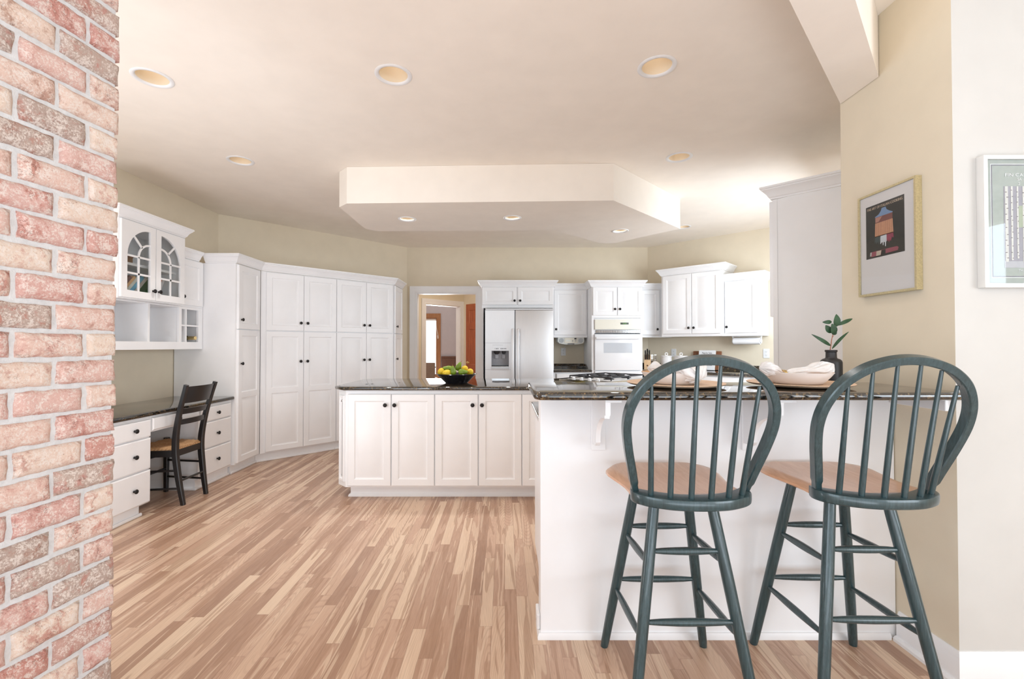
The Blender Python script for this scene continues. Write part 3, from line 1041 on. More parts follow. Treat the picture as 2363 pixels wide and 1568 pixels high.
part('dispenser_paddle', MB().box(0.135, 0.18, 0.030, 0.034, 1.07, 1.12, 0.002).box(0.228, 0.273, 0.030, 0.034, 1.07, 1.12, 0.002), flat('smoked_paddle', (0.35, 0.35, 0.37), 0.3), d1)
part('drip_tray', MB().box(0.084, 0.321, -0.014, 0.03, 0.918, 0.966, 0.003).box(0.086, 0.319, 0.0, 0.05, 0.9665, 0.979), 'chrome', d1)
part('panel_seam', MB().box(0.0, 0.345, -0.0012, -0.0002, 1.279, 1.2815).box(0.0, 0.345, -0.0012, -0.0002, 0.922, 0.9245).box(0.10, 0.24, -0.0012, -0.0002, 1.2515, 1.2535), 'slot', d1)
for x in (0.130, 0.151, 0.172, 0.214, 0.235, 0.256, 0.277):
    part('button', MB().lathe([(0.0062 if x > 0.14 else 0.0035, -0.0002), (0.0062 if x > 0.14 else 0.0035, -0.003), (0.0001, -0.003)], 12, (x, 0, 1.204), axis='y'), 'ink', d1)

wc = thing('upper_cabinet', 'white single-door wall cabinet between the refrigerator and the oven tower', 'cabinet', (0.669, 6.515, 0), 0, g_wc)
part('body', MB().box(0, 0.513, 0, 0.30, 1.36, 2.046, 0.001), 'cab', wc)
door(wc, 0.036, 0.496, 1.397, 2.038, (0.062, 1.478))
crown([(0.0, 0), (0.512, 0)], 2.0465, wc)

ot = thing('oven_cabinet', 'white oven tower cabinet with two doors above the wall oven', 'cabinet', (1.184, 6.2, 0), 0)
mb = MB().box(0, 0.69, 0.0, 0.61, 1.622, 2.046, 0.001).box(0, 0.034, 0, 0.61, 0.1, 1.6215).box(0.665, 0.69, 0, 0.61, 0.1, 1.6215).box(0.0345, 0.6645, 0.0, 0.61, 0.1, 0.68).box(0, 0.69, 0.07, 0.6, 0, 0.0995)
part('body', mb, 'cab', ot)
door(ot, 0.014, 0.341, 1.655, 2.040, (0.312, 1.741), st=0.05)
door(ot, 0.350, 0.681, 1.655, 2.040, (0.380, 1.741), st=0.05)
drawer(ot, 0.014, 0.68, 0.12, 0.66)
crown([(0, 0.25), (0, 0), (0.69, 0), (0.69, 0.25)], 2.0465, ot)
ov = thing('built_in_oven', 'white built-in wall oven with pale glass window', 'oven', (1.2195, 6.2, 0.6815), 0)
part('body', MB().box(0, 0.628, 0.002, 0.55, 0, 0.938, 0.002), 'oven', ov)
cp = part('control_panel', MB().box(0.004, 0.624, -0.022, 0.001, 0.782, 0.918, 0.003), 'ovencream', ov, label='cream control panel')
part('clock_display', MB().box(0.35, 0.462, -0.0235, -0.0222, 0.850, 0.876), flat('dark_olive_display', (0.03, 0.04, 0.015), 0.2), cp)
lettering('clock_digits', '10:43', 0.024, flat('dim_green_digits', (0.2, 0.45, 0.08)), cp, (0.406, -0.0238, 0.855), (PI / 2, 0, 0))
part('vent_grille', MB().box(0.02, 0.608, -0.008, 0.001, 0.734, 0.775), 'slot', ov)
vg = MB()
for i in range(48):
    vg.box(0.022 + i * 0.0122, 0.029 + i * 0.0122, -0.011, -0.0085, 0.738, 0.771)
part('vent_slats', vg, 'chrome', ov)
part('door_gap', MB().box(0.004, 0.624, -0.004, 0.001, 0.722, 0.732), 'darkgap', ov)
od = part('oven_door', MB().box(0.002, 0.626, -0.034, 0.001, 0.228, 0.718, 0.006, 2), 'oven', ov)
part('oven_window', MB().box(0.12, 0.508, -0.036, -0.0342, 0.464, 0.60, 0.0008), 'ovenglass', od)
part('handle', MB().box(0.01, 0.618, -0.075, -0.055, 0.650, 0.682, 0.006, 2).box(0.03, 0.06, -0.056, -0.034, 0.656, 0.676).box(0.568, 0.598, -0.056, -0.034, 0.656, 0.676), 'oven', od)
part('lower_panel', MB().box(0.002, 0.626, -0.03, 0.001, 0.02, 0.216, 0.004), 'oven', ov)

wc = thing('upper_cabinet', 'narrow white wall cabinet right of the oven tower', 'cabinet', (1.876, 6.515, 0), 0, g_wc)
part('body', MB().prism([(0, 0), (0.512, 0), (0.27, 0.242), (0.27, 0.30), (0, 0.30)], 1.362, 2.046), 'cab', wc)
door(wc, 0.062, 0.336, 1.397, 2.038, (0.30, 1.478))
crown([(0.0, 0), (0.49, 0)], 2.0465, wc)

# ---- angled right wall, cabinets; frame origin at the wall corner
DO = (2.146, 6.82)


def dpt(x, out):
    """world xy of a point x along the angled wall and `out` in front of it"""
    return (DO[0] + R2 * x - R2 * out, DO[1] - R2 * x - R2 * out)


p = dpt(0.402, 0.38)
wc = thing('upper_cabinet', 'tall white two-door corner wall cabinet, the highest on the right', 'cabinet', (*p, 0), -PI / 4, g_wc)
part('body', MB().box(0, 0.80, 0, 0.375, 1.365, 2.2, 0.001), 'cab', wc)
door(wc, 0.026, 0.416, 1.40, 2.192, (0.386, 1.478))
door(wc, 0.424, 0.784, 1.40, 2.192, (0.454, 1.478))
crown([(0, 0.37), (0, 0), (0.80, 0), (0.80, 0.37)], 2.2005, wc)
p = dpt(1.204, 0.305)
wc = thing('upper_cabinet', 'white single-door wall cabinet over the paper towel holder', 'cabinet', (*p, 0), -PI / 4, g_wc)
part('body', MB().box(0, 0.418, 0, 0.30, 1.365, 2.056, 0.001), 'cab', wc)
door(wc, 0.008, 0.384, 1.402, 2.048, (0.034, 1.478))
crown([(0.0, 0), (0.418, 0), (0.418, 0.3)], 2.0565, wc)

# base cabinets and worktops at the back
g_base = 'white base cabinets'
bc = thing('base_cabinet', 'white base cabinet between the refrigerator and the oven tower', 'cabinet', (0.669, 6.21, 0), 0, g_base)
part('body', MB().box(0, 0.513, 0, 0.6, 0.1, 0.883, 0.001), 'cab', bc)
part('base', MB().box(0, 0.513, 0.07, 0.6, 0, 0.0995), 'cab', bc)
drawer(bc, 0.03, 0.49, 0.72, 0.865)
door(bc, 0.03, 0.49, 0.12, 0.70, (0.06, 0.66))
ct = thing('countertop', 'short dark granite worktop between refrigerator and oven', 'countertop', (0, 0, 0), 0, 'granite worktops')
part('slab', MB().bprism([(0.669, 6.815), (0.669, 6.172), (1.1825, 6.172), (1.1825, 6.815)], 0.8835, 0.915, 0.010), 'granite', ct)
part('backsplash', MB().box(0.67, 1.1815, 6.795, 6.816, 0.9152, 0.975).prism([(6.45, 0.9152), (6.794, 0.9152), (6.794, 0.975), (6.6, 0.975)], 1.164, 1.182, fn=lambda u, v, w: (w, u, v)), 'granite', ct)
bc = thing('base_cabinet', 'white drawer base cabinet along the angled back right wall', 'cabinet', (*dpt(0.33, 0.60), 0), -PI / 4, g_base)
part('body', MB().box(0.02, 1.85, 0, 0.595, 0.1, 0.883, 0.001), 'cab', bc)
part('base', MB().box(0.06, 1.80, 0.07, 0.59, 0, 0.0995), 'cab', bc)
for k in range(4):
    x0 = 0.04 + k * 0.45
    drawer(bc, x0, x0 + 0.43, 0.72, 0.865)
    door(bc, x0, x0 + 0.43, 0.12, 0.70, (x0 + 0.06, 0.66))
ct = thing('countertop', 'long dark granite worktop under the corner wall cabinets', 'countertop', (0, 0, 0), 0, 'granite worktops')
q0, q1 = dpt(2.3, 0.003), dpt(2.3, 0.64)
part('slab', MB().bprism([(1.878, 6.815), (1.878, 6.183), q1, q0, (2.146 - 0.004, 6.815)], 0.8835, 0.915, 0.010), 'granite', ct)
a0, a1, b0, b1 = dpt(0.012, 0.004), dpt(2.3, 0.004), dpt(0.012, 0.024), dpt(2.3, 0.024)
part('backsplash', MB().prism([a0, a1, b1, b0], 0.9152, 0.988).box(1.879, 2.13, 6.795, 6.815, 0.9152, 0.988), 'granite', ct)

# tall cabinet whose end panel faces the room at the right
tc_ = thing('tall_cabinet', 'tall plain white cabinet end behind the bar, left of the gold framed print', 'cabinet', (1.885, 3.19, 0), -PI / 4)
part('body', MB().box(0, 0.50, 0, 0.62, 0.0, 2.272, 0.001), 'cab', tc_)
part('edge_strip', MB().box(0.0, 0.028, -0.006, -0.0005, 0.0, 2.27), 'cab', tc_)
part('door', MB().box(-0.024, -0.001, 0.01, 0.6, 1.45, 2.262, 0.002), 'cab', tc_)
crown([(0, 0.6), (0, 0), (0.50, 0)], 2.2725, tc_, sc=1.15)

# ------------------------------------------------------------------ island
isl = thing('kitchen_island', 'white kitchen island with raised-panel doors in the room centre', 'island', (0, 0, 0))
IB = [(-1.29, 3.70), (-1.378, 3.788), (-1.378, 4.455), (-1.262, 4.57), (0.515, 4.57), (1.10, 5.155), (1.215, 5.155), (1.70, 4.53), (0.87, 3.70)]
part('body', MB().prism(IB, 0.098, 0.883), 'cab', isl)
KB = [(-1.275, 3.78), (-1.275, 4.46), (-1.22, 4.52), (0.54, 4.52), (1.12, 5.10), (1.19, 5.10), (1.62, 4.53), (0.85, 3.78)]
mb = MB().prism(KB, 0.0, 0.0975)
mb.miter([(-1.275, 4.2), (-1.275, 3.78), (0.85, 3.78)], [(0, 0), (0.015, 0), (0.015, 0.012), (0.008, 0.022), (0, 0.022)], side=1.0)
part('base', mb, 'cab', isl)
xs = [(-1.267, -0.921), (-0.914, -0.570), (-0.563, -0.218), (-0.210, 0.134), (0.141, 0.485), (0.492, 0.836)]
for i, (a, b) in enumerate(xs):
    door(isl, a, b, 0.112, 0.851, (b - 0.042 if i % 2 == 0 else a + 0.026, 0.765), y=3.6995, st=0.054)
part('corner_panel', door_mb(0.088, 0.70, t=0.012, st=0.02), 'cab', isl, (-1.362, 3.7715, 0.14), (0, 0, -PI / 4), smooth=0.35)
IT = [(-1.297, 3.657), (-1.403, 3.765), (-1.403, 4.48), (-1.275, 4.597), (0.502, 4.597), (1.09, 5.185), (1.23, 5.185), (1.74, 4.54), (0.873, 3.657)]
tag(part('island_countertop', MB().bprism(IT, 0.8835, 0.913, 0.012, 4), 'granite', smooth=0.9), 'dark granite island top under the fruit bowl', 'countertop', 'granite worktops')

# cooktop
ck = thing('cooktop', 'stainless gas cooktop with cast iron grates on the island', 'cooktop', (0.90, 4.005, 0.9134), PI / 4)
part('glass_base', MB().box(0, 0.75, 0, 0.53, 0, 0.008, 0.003), 'cooktop', ck)
part('steel_rim', MB().prism([(-0.004, -0.004), (0.754, -0.004), (0.754, 0.534), (-0.004, 0.534)], 0.0, 0.0105, [[(0.0005, 0.0005), (0.0005, 0.5295), (0.7495, 0.5295), (0.7495, 0.0005)]]), 'chrome', ck)
part('steel_tray', MB().box(0.10, 0.735, 0.02, 0.51, 0.0082, 0.012, 0.001), 'steel', ck)
for i in range(4):
    y = 0.13 + i * 0.09
    kb = part('knob', MB().lathe([(0.02, 0), (0.02, 0.004), (0.017, 0.006), (0.016, 0.022), (0.012, 0.025), (0.0001, 0.025)], 16), 'steel', ck, (0.05, y, 0.0083))
for gx in (0.12, 0.43):
    gm = MB()
    x0, x1, y0, y1, z = gx, gx + 0.29, 0.035, 0.495, 0.04
    gm.tube([(x0, y0, z), (x1, y0, z), (x1, y1, z), (x0, y1, z)], 0.006, 8, closed=True)
    for y in (0.265,):
        gm.tube([(x0, y, z), (x1, y, z)], 0.006, 8)
    for bx, by in ((gx + 0.145, 0.15), (gx + 0.145, 0.38)):
        for aa in range(4):
            an = aa * PI / 2
            ex, ey = (0.14 if aa % 2 == 0 else 0.112), 0
            L = 0.145 if aa % 2 == 0 else 0.115
            gm.tube([(bx + 0.03 * math.cos(an), by + 0.03 * math.sin(an), z + 0.004), (bx + L * math.cos(an), by + L * math.sin(an), z)], 0.006, 8)
    for fx_, fy_ in ((x0, y0), (x1, y0), (x1, y1), (x0, y1), (x0, 0.265), (x1, 0.265)):
        gm.tube([(fx_, fy_, 0.0122), (fx_, fy_, z)], 0.006, 8)
    part('grate', gm, 'iron', ck)
    for by in (0.15, 0.38):
        part('burner', MB().lathe([(0.05, 0), (0.05, 0.006), (0.036, 0.008), (0.036, 0.016), (0.03, 0.02), (0.0001, 0.02)], 24, (gx + 0.145, by, 0.0122)), 'iron', ck)

# ------------------------------------------------------------------ breakfast bar
bar = thing('breakfast_bar', 'white panelled breakfast bar front behind the two stools', 'breakfast bar', (0, 0, 0))
part('panel', MB().box(0.152, 1.664, 1.951, 2.06, 0.0, 1.047, 0.002), 'cab', bar)
part('shoe_moulding', MB().miter([(0.152, 2.055), (0.152, 1.951), (1.634, 1.951)], [(0, 0), (0.013, 0), (0.013, 0.014), (0.007, 0.026), (0, 0.026)], side=1.0), 'trim', bar)
part('end_base', MB().box(0.138, 0.1515, 1.966, 2.055, 0.027, 0.09, 0.003), 'trim', bar)
for x in (0.372, 1.012):
    cb = part('corbel', MB().box(x - 0.004, x + 0.056, 1.935, 1.9505, 0.80, 1.047, 0.002), 'cab', bar)
    prof = [(1.9345, 1.035), (1.685, 1.035), (1.685, 0.985), (1.70, 0.985), (1.70, 0.972)]
    prof += [(y, z) for y, z in arc(1.70, 0.862, 0.165, PI / 2, 0.0, 12, 0.11)][1:]
    prof += [(1.865, 0.848), (1.872, 0.838), (1.885, 0.832), (1.90, 0.832), (1.9345, 0.832)]
    part('bracket', MB().prism(prof, x, x + 0.019, fn=lambda u, v, w: (w, u, v)), 'cab', cb)
    part('bracket_cap', MB().box(x - 0.004, x + 0.056, 1.668, 1.9345, 1.0355, 1.047, 0.001), 'cab', cb)
tag(part('support_cleat', MB().box(1.643, 1.6665, 1.70, 1.945, 1.0, 1.047, 0.002), 'trim'), 'white cleat on the right wall holding up the bar top', 'cleat')
bt = [(0.155, 1.628), (0.105, 1.66), (0.105, 2.088), (1.664, 2.088), (1.664, 1.628)]
tag(part('bar_countertop', MB().bprism([(0.165, 1.625), (0.122, 1.634), (0.104, 1.66), (0.104, 2.085), (1.6645, 2.085), (1.6645, 1.625)], 1.0475, 1.078, 0.014, 5), 'granite', smooth=1.0),
    'dark granite raised bar top carrying the place settings', 'countertop', 'granite worktops')
bc = thing('base_cabinet', 'white sink base cabinet hidden behind the raised bar', 'cabinet', (0, 0, 0), 0, g_base)
part('body', MB().box(0.175, 1.66, 2.062, 2.66, 0.1, 0.884, 0.001), 'cab', bc)
part('base', MB().box(0.19, 1.66, 2.07, 2.60, 0, 0.0995), 'cab', bc)
tag(part('sink_countertop', MB().bprism([(0.155, 2.063), (0.155, 2.69), (2.05, 2.69), (1.66, 2.30), (1.66, 2.063)], 0.8845, 0.915, 0.010), 'granite', smooth=0.9),
    'lower dark granite counter tucked behind the raised bar', 'countertop', 'granite worktops')

# ------------------------------------------------------------------ bar stools
SEAT_Z = 0.763
half = [(0.0, 0.172), (0.05, 0.178), (0.10, 0.176), (0.155, 0.160), (0.200, 0.122), (0.217, 0.08), (0.212, 0.03), (0.198, -0.04), (0.188, -0.11), (0.190, -0.17)]
hb = [(0.190, -0.17), (0.197, -0.205), (0.186, -0.240), (0.155, -0.272), (0.10, -0.300), (0.05, -0.311), (0.0, -0.314)]
hR = [tuple(q) for q in spline(half, 6)]
hB = [tuple(q) for q in spline(hb, 6)]


def seat_dish(x, y):
    """saddle: hollow behind the middle, slight pommel in front"""
    r2 = (x / 0.15) ** 2 + ((y + 0.06) / 0.13) ** 2
    return -0.010 * math.exp(-r2 * 0.8)


def outline_slab(mb, right, z0, z1, y_in, n=14):
    """slab bounded by the right outline mirrored to the left, closed along a curve y_in(x); rounded edges, dished top"""
    def col(pt, f):
        return pt
    rows = []
    for k, pt in enumerate(right):
        rows.append(pt)
    # each outline point joins across to its mirror, so the surface is a strip of rows
    loops_top, loops_bot = [], []
    th = z1 - z0
    for x, y in rows:
        top, bot = [], []
        for i in range(n + 1):
            u = -1 + 2 * i / n
            xx = x * u
            yy = y_in(xx, x, y) if y_in else y
            e = 1 - abs(u)
            edge = min(1.0, e * max(x, 0.02) / 0.012)
            drop = 0.012 * (1 - math.sqrt(max(0, 1 - (1 - edge) ** 2)))
            top.append((xx, yy, z1 + seat_dish(xx, yy) - drop))
            bot.append((xx, yy, z0 + 0.004 * (1 - edge)))
        loops_top.append(top)
        loops_bot.append(bot[::-1])
    loops = [a + b for a, b in zip(loops_top, loops_bot)]
    return mb.ring(loops)


BND = 0.083       # how far the green rail line dips behind the corner level


def wood_curve(x):
    return -0.168 - BND * (1 - min(1, abs(x) / 0.19) ** 2)


def seat_meshes():
    # wooden saddle: rows from the front edge back to the rail line
    ys = [0.176, 0.172, 0.162, 0.145, 0.12, 0.09, 0.05, 0.0, -0.05, -0.10, -0.14, -0.168]

    def wid(y):
        best = 0.19
        pts = hR
        for a, b in zip(pts, pts[1:]):
            if min(a[1], b[1]) <= y <= max(a[1], b[1]) and abs(a[1] - b[1]) > 1e-9 and a[0] > 0.09:
                t = (y - a[1]) / (b[1] - a[1])
                return a[0] + t * (b[0] - a[0])
        return 0.10 if y > 0.17 else best
    mb = MB()
    n = 20
    loops = []
    for k, y in enumerate(ys):
        w = wid(y)
        ef = 1.0 if k > 2 else (0.35, 0.7, 0.9)[k]
        top, bot = [], []
        for i in range(n + 1):
            u = -1 + 2 * i / n
            x = w * u
            f = k / (len(ys) - 1)
            s = max(0.0, (f - 0.45) / 0.55)
            yy = y + (wood_curve(x) + 0.168) * s * s
            if k < 4:
                yy -= 0.006 * (1 - abs(u) * 2) * (abs(u) < 0.5) * (1 - k / 4)
            ed = min(1.0, (1 - abs(u)) * w / 0.014, ef * 1.0)
            dr = 0.014 * (1 - math.sqrt(max(0, 1 - (1 - ed) ** 2)))
            top.append((x, yy, SEAT_Z - 0.001 + seat_dish(x, yy) - dr))
            bot.append((x, yy, SEAT_Z - 0.036 + 0.010 * (1 - ed)))
        loops.append(top + bot[::-1])
    mb.ring(loops)
    # green rear rail
    mr = MB()
    loops = []
    m = 28
    full = [(-x, y) for x, y in hB][0:]
    outer = [(x, y) for x, y in hB][::1]
    path = [(-x, y) for x, y in hB] + [(x, y) for x, y in hB[::-1]][1:]
    sec = []
    for x, y in path:
        xin = max(-0.188, min(0.188, x * 0.97))
        yin = wood_curve(xin) - 0.0008
        if abs(x) > 0.18:
            xin = math.copysign(0.186, x)
            yin = -0.1688
        z1, z0 = SEAT_Z + 0.001, SEAT_Z - 0.034
        ox, oy = x, y
        dx, dy = xin - ox, yin - oy
        L = max(1e-5, math.hypot(dx, dy))
        ex, ey = dx / L * min(0.006, L * 0.4), dy / L * min(0.006, L * 0.4)
        loops.append([(xin, yin, z1), (ox + ex, oy + ey, z1), (ox + ex * 0.25, oy + ey * 0.25, z1 - 0.0015), (ox, oy, z1 - 0.005), (ox, oy, z0 + 0.014), (ox + ex * 0.5, oy + ey * 0.5, z0 + 0.004), (ox + ex * 1.4, oy + ey * 1.4, z0), (xin, yin, z0)])
    mr.ring(loops)
    return mb, mr


def make_stool():
    st = thing('bar_stool', 'dark teal spindle-back bar stool at the bar, nearer the open floor', 'bar stool', (0.616, 1.724, 0), 0, 'bar stools at the breakfast bar')
    ms, mr = seat_meshes()
    part('seat', ms, 'seat', st, smooth=0.8, label='honey coloured wooden saddle seat')
    part('seat_rail', mr, 'green', st, smooth=0.5)
    LN = 0.356

    def back(x, h, y0=-0.2):
        return (x, y0 - LN * h, SEAT_Z + h)
    hp = [(0.180, -0.012), (0.199, 0.07), (0.221, 0.16), (0.2315, 0.234), (0.222, 0.30), (0.188, 0.362), (0.13, 0.408), (0.065, 0.432), (0.0, 0.4395)]
    hp = hp + [(-x, z) for x, z in hp[-2::-1]]
    cv = spline(hp, 7)
    pts = [back(q.x, q.y) for q in cv]
    # rounded-rectangle section, wider face outward
    a, b, c = 0.0128, 0.0165, 0.0032
    sec = [(-a + c, -b), (a - c, -b), (a, -b + c), (a, b - c), (a - c, b), (-a + c, b), (-a, b - c), (-a, -b + c)]
    P = [Vector(q) for q in pts]
    mb = MB()
    loops = []
    nb = Vector((0, 1, LN)).normalized()
    for i in range(len(P)):
        T = (P[min(i + 1, len(P) - 1)] - P[max(0, i - 1)]).normalized()
        rad = T.cross(nb).normalized()
        f = 1.0 if 3 < i < len(P) - 4 else 0.82
        loops.append([tuple(P[i] + rad * (u * f) + nb * (v * f)) for u, v in sec])
    part('back_hoop', mb.ring(loops), 'green', st, smooth=0.5)
    tops = [(-0.166, 0.352), (-0.103, 0.400), (-0.035, 0.424), (0.035, 0.424), (0.103, 0.400), (0.166, 0.352)]
    bots = [(-0.146, -0.252), (-0.092, -0.276), (-0.031, -0.289), (0.031, -0.289), (0.092, -0.276), (0.146, -0.252)]
    for (tx, th_), (bx, by) in zip(tops, bots):
        A = Vector((bx, by, SEAT_Z - 0.004))
        B = Vector(back(tx, th_ + 0.006))
        fr = [0, 0.06, 0.3, 0.6, 0.85, 0.97, 1.0]
        rr = [0.0088, 0.0092, 0.0090, 0.0078, 0.0066, 0.0056, 0.0052]
        part('spindle', MB().tube([tuple(A.lerp(B, f)) for f in fr], rr, 12), 'green', st, smooth=1.0)
    legs = {}
    for sx in (-1, 1):
        for sy in (-1, 1):
            top = Vector((sx * 0.095, -0.032 + sy * 0.105, SEAT_Z - 0.034))
            foot = Vector((sx * 0.205, -0.25 if sy < 0 else 0.176, 0.0))
            legs[(sx, sy)] = (top, foot)
            fr = [0, 0.1, 0.4, 0.75, 0.97, 1.0]
            rr = [0.0175, 0.0185, 0.0195, 0.0185, 0.0165, 0.0145]
            lg = part('leg', MB().tube([tuple(top.lerp(foot, f)) for f in fr], rr, 16), 'green', st, smooth=1.0)
            part('foot_glide', MB().lathe([(0.011, 0), (0.011, 0.003), (0.0001, 0.003)], 12, (foot.x, foot.y, 0.0003)), 'plastic', lg)

    def at(k, z):
        top, foot = legs[k]
        t = (top.z - z) / (top.z - foot.z)
        return top.lerp(foot, t)

    def rung(k0, k1, z0, z1):
        A, B = at(k0, z0), at(k1, z1)
        d = (B - A).normalized()
        A, B = A + d * 0.012, B - d * 0.012
        fr = [0, 0.15, 0.35, 0.5, 0.65, 0.85, 1.0]
        rr = [0.0075, 0.0105, 0.0125, 0.013, 0.0125, 0.0105, 0.0075]
        part('rung', MB().tube([tuple(A.lerp(B, f)) for f in fr], rr, 14), 'green', st, smooth=1.0)
    for z in (0.525, 0.298):
        rung((-1, 1), (1, 1), z, z)
    for z in (0.545, 0.325):
        rung((-1, -1), (1, -1), z, z)
    for z in (0.493, 0.262):
        for sx in (-1, 1):
            rung((sx, -1), (sx, 1), z + 0.012, z - 0.002)
    return st


st1 = make_stool()
st2 = copy_tree(st1)
st2.location = (1.239, 1.737, 0)
st2.rotation_euler = (0, 0, math.radians(-1.3))
st2['label'] = 'dark teal spindle-back bar stool nearer the framed print wall'

# ------------------------------------------------------------------ desk chair
ch = thing('desk_chair', 'black ladder-back chair with woven rush seat at the desk', 'chair', (-2.708, 3.70, 0), PI / 2)
for sx in (-1, 1):
    P = spline([(sx * 0.135, -0.20, 0), (sx * 0.143, -0.165, 0.22), (sx * 0.15, -0.145, 0.45), (sx * 0.162, -0.175, 0.68), (sx * 0.176, -0.245, 0.94)], 5)
    sec = [(0.016, 0.012), (0.012, 0.016), (-0.012, 0.016), (-0.016, 0.012), (-0.016, -0.012), (-0.012, -0.016), (0.012, -0.016), (0.016, -0.012)]
    sc_ = [0.9 + 0.35 * math.sin(PI * min(1, i / (len(P) - 1) * 1.1)) for i in range(len(P))]
    part('back_post', MB().tube([tuple(q) for q in P], sc_, sec=sec, up=(0, 1, 0)), 'black', ch, smooth=0.5)
    part('front_leg', MB().tube([(sx * 0.195, 0.18, 0), (sx * 0.193, 0.178, 0.25), (sx * 0.19, 0.175, 0.462)], [0.9, 1.05, 1.1], sec=sec, up=(0, 1, 0)), 'black', ch, smooth=0.5)


def postat(z):
    # interpolated x,y of the posts
    tb = [(0, 0.135, -0.20), (0.22, 0.143, -0.165), (0.45, 0.15, -0.145), (0.68, 0.162, -0.175), (0.94, 0.176, -0.245)]
    for a, b in zip(tb, tb[1:]):
        if a[0] <= z <= b[0]:
            t = (z - a[0]) / (b[0] - a[0])
            return a[1] + t * (b[1] - a[1]), a[2] + t * (b[2] - a[2])
    return tb[-1][1], tb[-1][2]


for z0, z1, nm in ((0.795, 0.925, 'top_slat'), (0.708, 0.752, 'slat'), (0.626, 0.668, 'slat')):
    loops = []
    for i in range(13):
        u = -1 + 2 * i / 12
        xa, ya = postat(z0)
        xb, yb = postat(z1)
        bow = -0.024 * (1 - u * u)
        loops.append([(xa * u * 0.93, ya + bow - 0.007, z0), (xb * u * 0.93, yb + bow - 0.007, z1), (xb * u * 0.93, yb + bow + 0.007, z1), (xa * u * 0.93, ya + bow + 0.007, z0)])
    part(nm, MB().ring(loops), 'black', ch, smooth=0.5)
# seat rails and rush seat
part('seat_rail', MB().tube([(-0.15, -0.145, 0.405), (0.15, -0.145, 0.405)], 1, sec=[(0.025, 0.012), (0.025, -0.012), (-0.025, -0.012), (-0.025, 0.012)], up=(0, 0, 1))
     .tube([(-0.15, -0.135, 0.405), (-0.19, 0.165, 0.405)], 1, sec=[(0.025, 0.011), (0.025, -0.011), (-0.025, -0.011), (-0.025, 0.011)], up=(0, 0, 1))
     .tube([(0.15, -0.135, 0.405), (0.19, 0.165, 0.405)], 1, sec=[(0.025, 0.011), (0.025, -0.011), (-0.025, -0.011), (-0.025, 0.011)], up=(0, 0, 1))
     .tube([(-0.18, 0.175, 0.405), (0.18, 0.175, 0.405)], 1, sec=[(0.025, 0.012), (0.025, -0.012), (-0.025, -0.012), (-0.025, 0.012)], up=(0, 0, 1)), 'black', ch, smooth=0.4)
loops = []
nx, ny = 22, 16
gv, gf = [], []
for j in range(ny + 1):
    for i in range(nx + 1):
        u, v = -1 + 2 * i / nx, j / ny
        y = -0.152 + 0.345 * v
        w = 0.142 + (0.208 - 0.142) * v
        e = min(1 - abs(u), v, 1 - v) * 1.0
        # four rush wedges sink to the centre lines
        z = 0.455 - 0.012 * (1 - max(abs(u), abs(2 * v - 1))) + 0.004 * math.sin((u * w if abs(u) < abs(2 * v - 1) else y) * 420)
        z -= 0.012 * max(0, 1 - e / 0.08) ** 2
        gv.append((w * u, y, z))
for j in range(ny):
    for i in range(nx):
        a = j * (nx + 1) + i
        gf.append((a, a + 1, a + nx + 2, a + nx + 1))
o = len(gv)
border = [i for i in range(nx + 1)] + [j * (nx + 1) + nx for j in range(1, ny + 1)] + [ny * (nx + 1) + i for i in range(nx - 1, -1, -1)] + [j * (nx + 1) for j in range(ny - 1, 0, -1)]
for k in border:
    x, y, z = gv[k]
    gv.append((x * 0.995, y, 0.4305))
for k in range(len(border)):
    k2 = (k + 1) % len(border)
    gf.append((border[k], o + k, o + k2, border[k2]))
gf.append(tuple(o + k for k in range(len(border))))
part('rush_seat', MB().add(gv, gf), 'rush', ch, smooth=0.8, label='woven tan rush seat')
for z in (0.13, 0.27):
    for sx in (-1, 1):
        xa, ya = postat(z + 0.06 if z > 0.2 else z)
        part('rung', MB().tube([(sx * xa, ya + 0.01, z), (sx * 0.194, 0.17, z)], 0.0085, 10), 'black', ch, smooth=1.0)
part('rung', MB().tube([(-0.186, 0.176, 0.20), (0.186, 0.176, 0.20)], 0.0095, 10), 'black', ch, smooth=1.0)
part('rung', MB().tube([(-0.186, 0.176, 0.33), (0.186, 0.176, 0.33)], 0.0095, 10), 'black', ch, smooth=1.0)
part('rung', MB().tube([(-0.136, -0.178, 0.19), (0.136, -0.178, 0.19)], 0.0085, 10), 'black', ch, smooth=1.0)

# ------------------------------------------------------------------ fruit bowl on the island
FB = (-0.4305, 4.05, 0.9134)
tag(part('fruit_bowl', MB().lathe([(0.0001, 0.0), (0.098, 0.0), (0.10, 0.004), (0.128, 0.03), (0.155, 0.058), (0.179, 0.080), (0.176, 0.0825), (0.168, 0.079), (0.143, 0.055), (0.115, 0.028), (0.08, 0.012), (0.0001, 0.010)], 48, cap0=False, cap1=False), 'fruitbowl', None, FB, smooth=1.0),
    'shallow black bowl of lemons and green pears on the island', 'bowl')


def lemon_mb(r=0.03):
    pr = []
    for i in range(17):
        a = PI * i / 16
        z = -math.cos(a) * r * 1.28
        rr = r * math.sin(a) ** 0.92
        pr.append((max(rr, 0.0002), z))
    pr[0] = (0.0002, -r * 1.42)
    pr[1] = (r * 0.16, -r * 1.33)
    pr[-1] = (0.0002, r * 1.42)
    pr[-2] = (r * 0.16, r * 1.33)
    return MB().lathe(pr, 22)


def pear_mb(L=0.084, r=0.0275):
    pr = [(0.0002, 0.0), (0.012, 0.001), (0.022, 0.006), (0.030, 0.016), (0.0325, 0.028), (0.031, 0.042), (0.026, 0.056), (0.0205, 0.070), (0.017, 0.082), (0.013, 0.091), (0.006, 0.0955), (0.0002, 0.096)]
    return MB().lathe([(a * r / 0.0325, b * L / 0.096) for a, b in pr], 22)


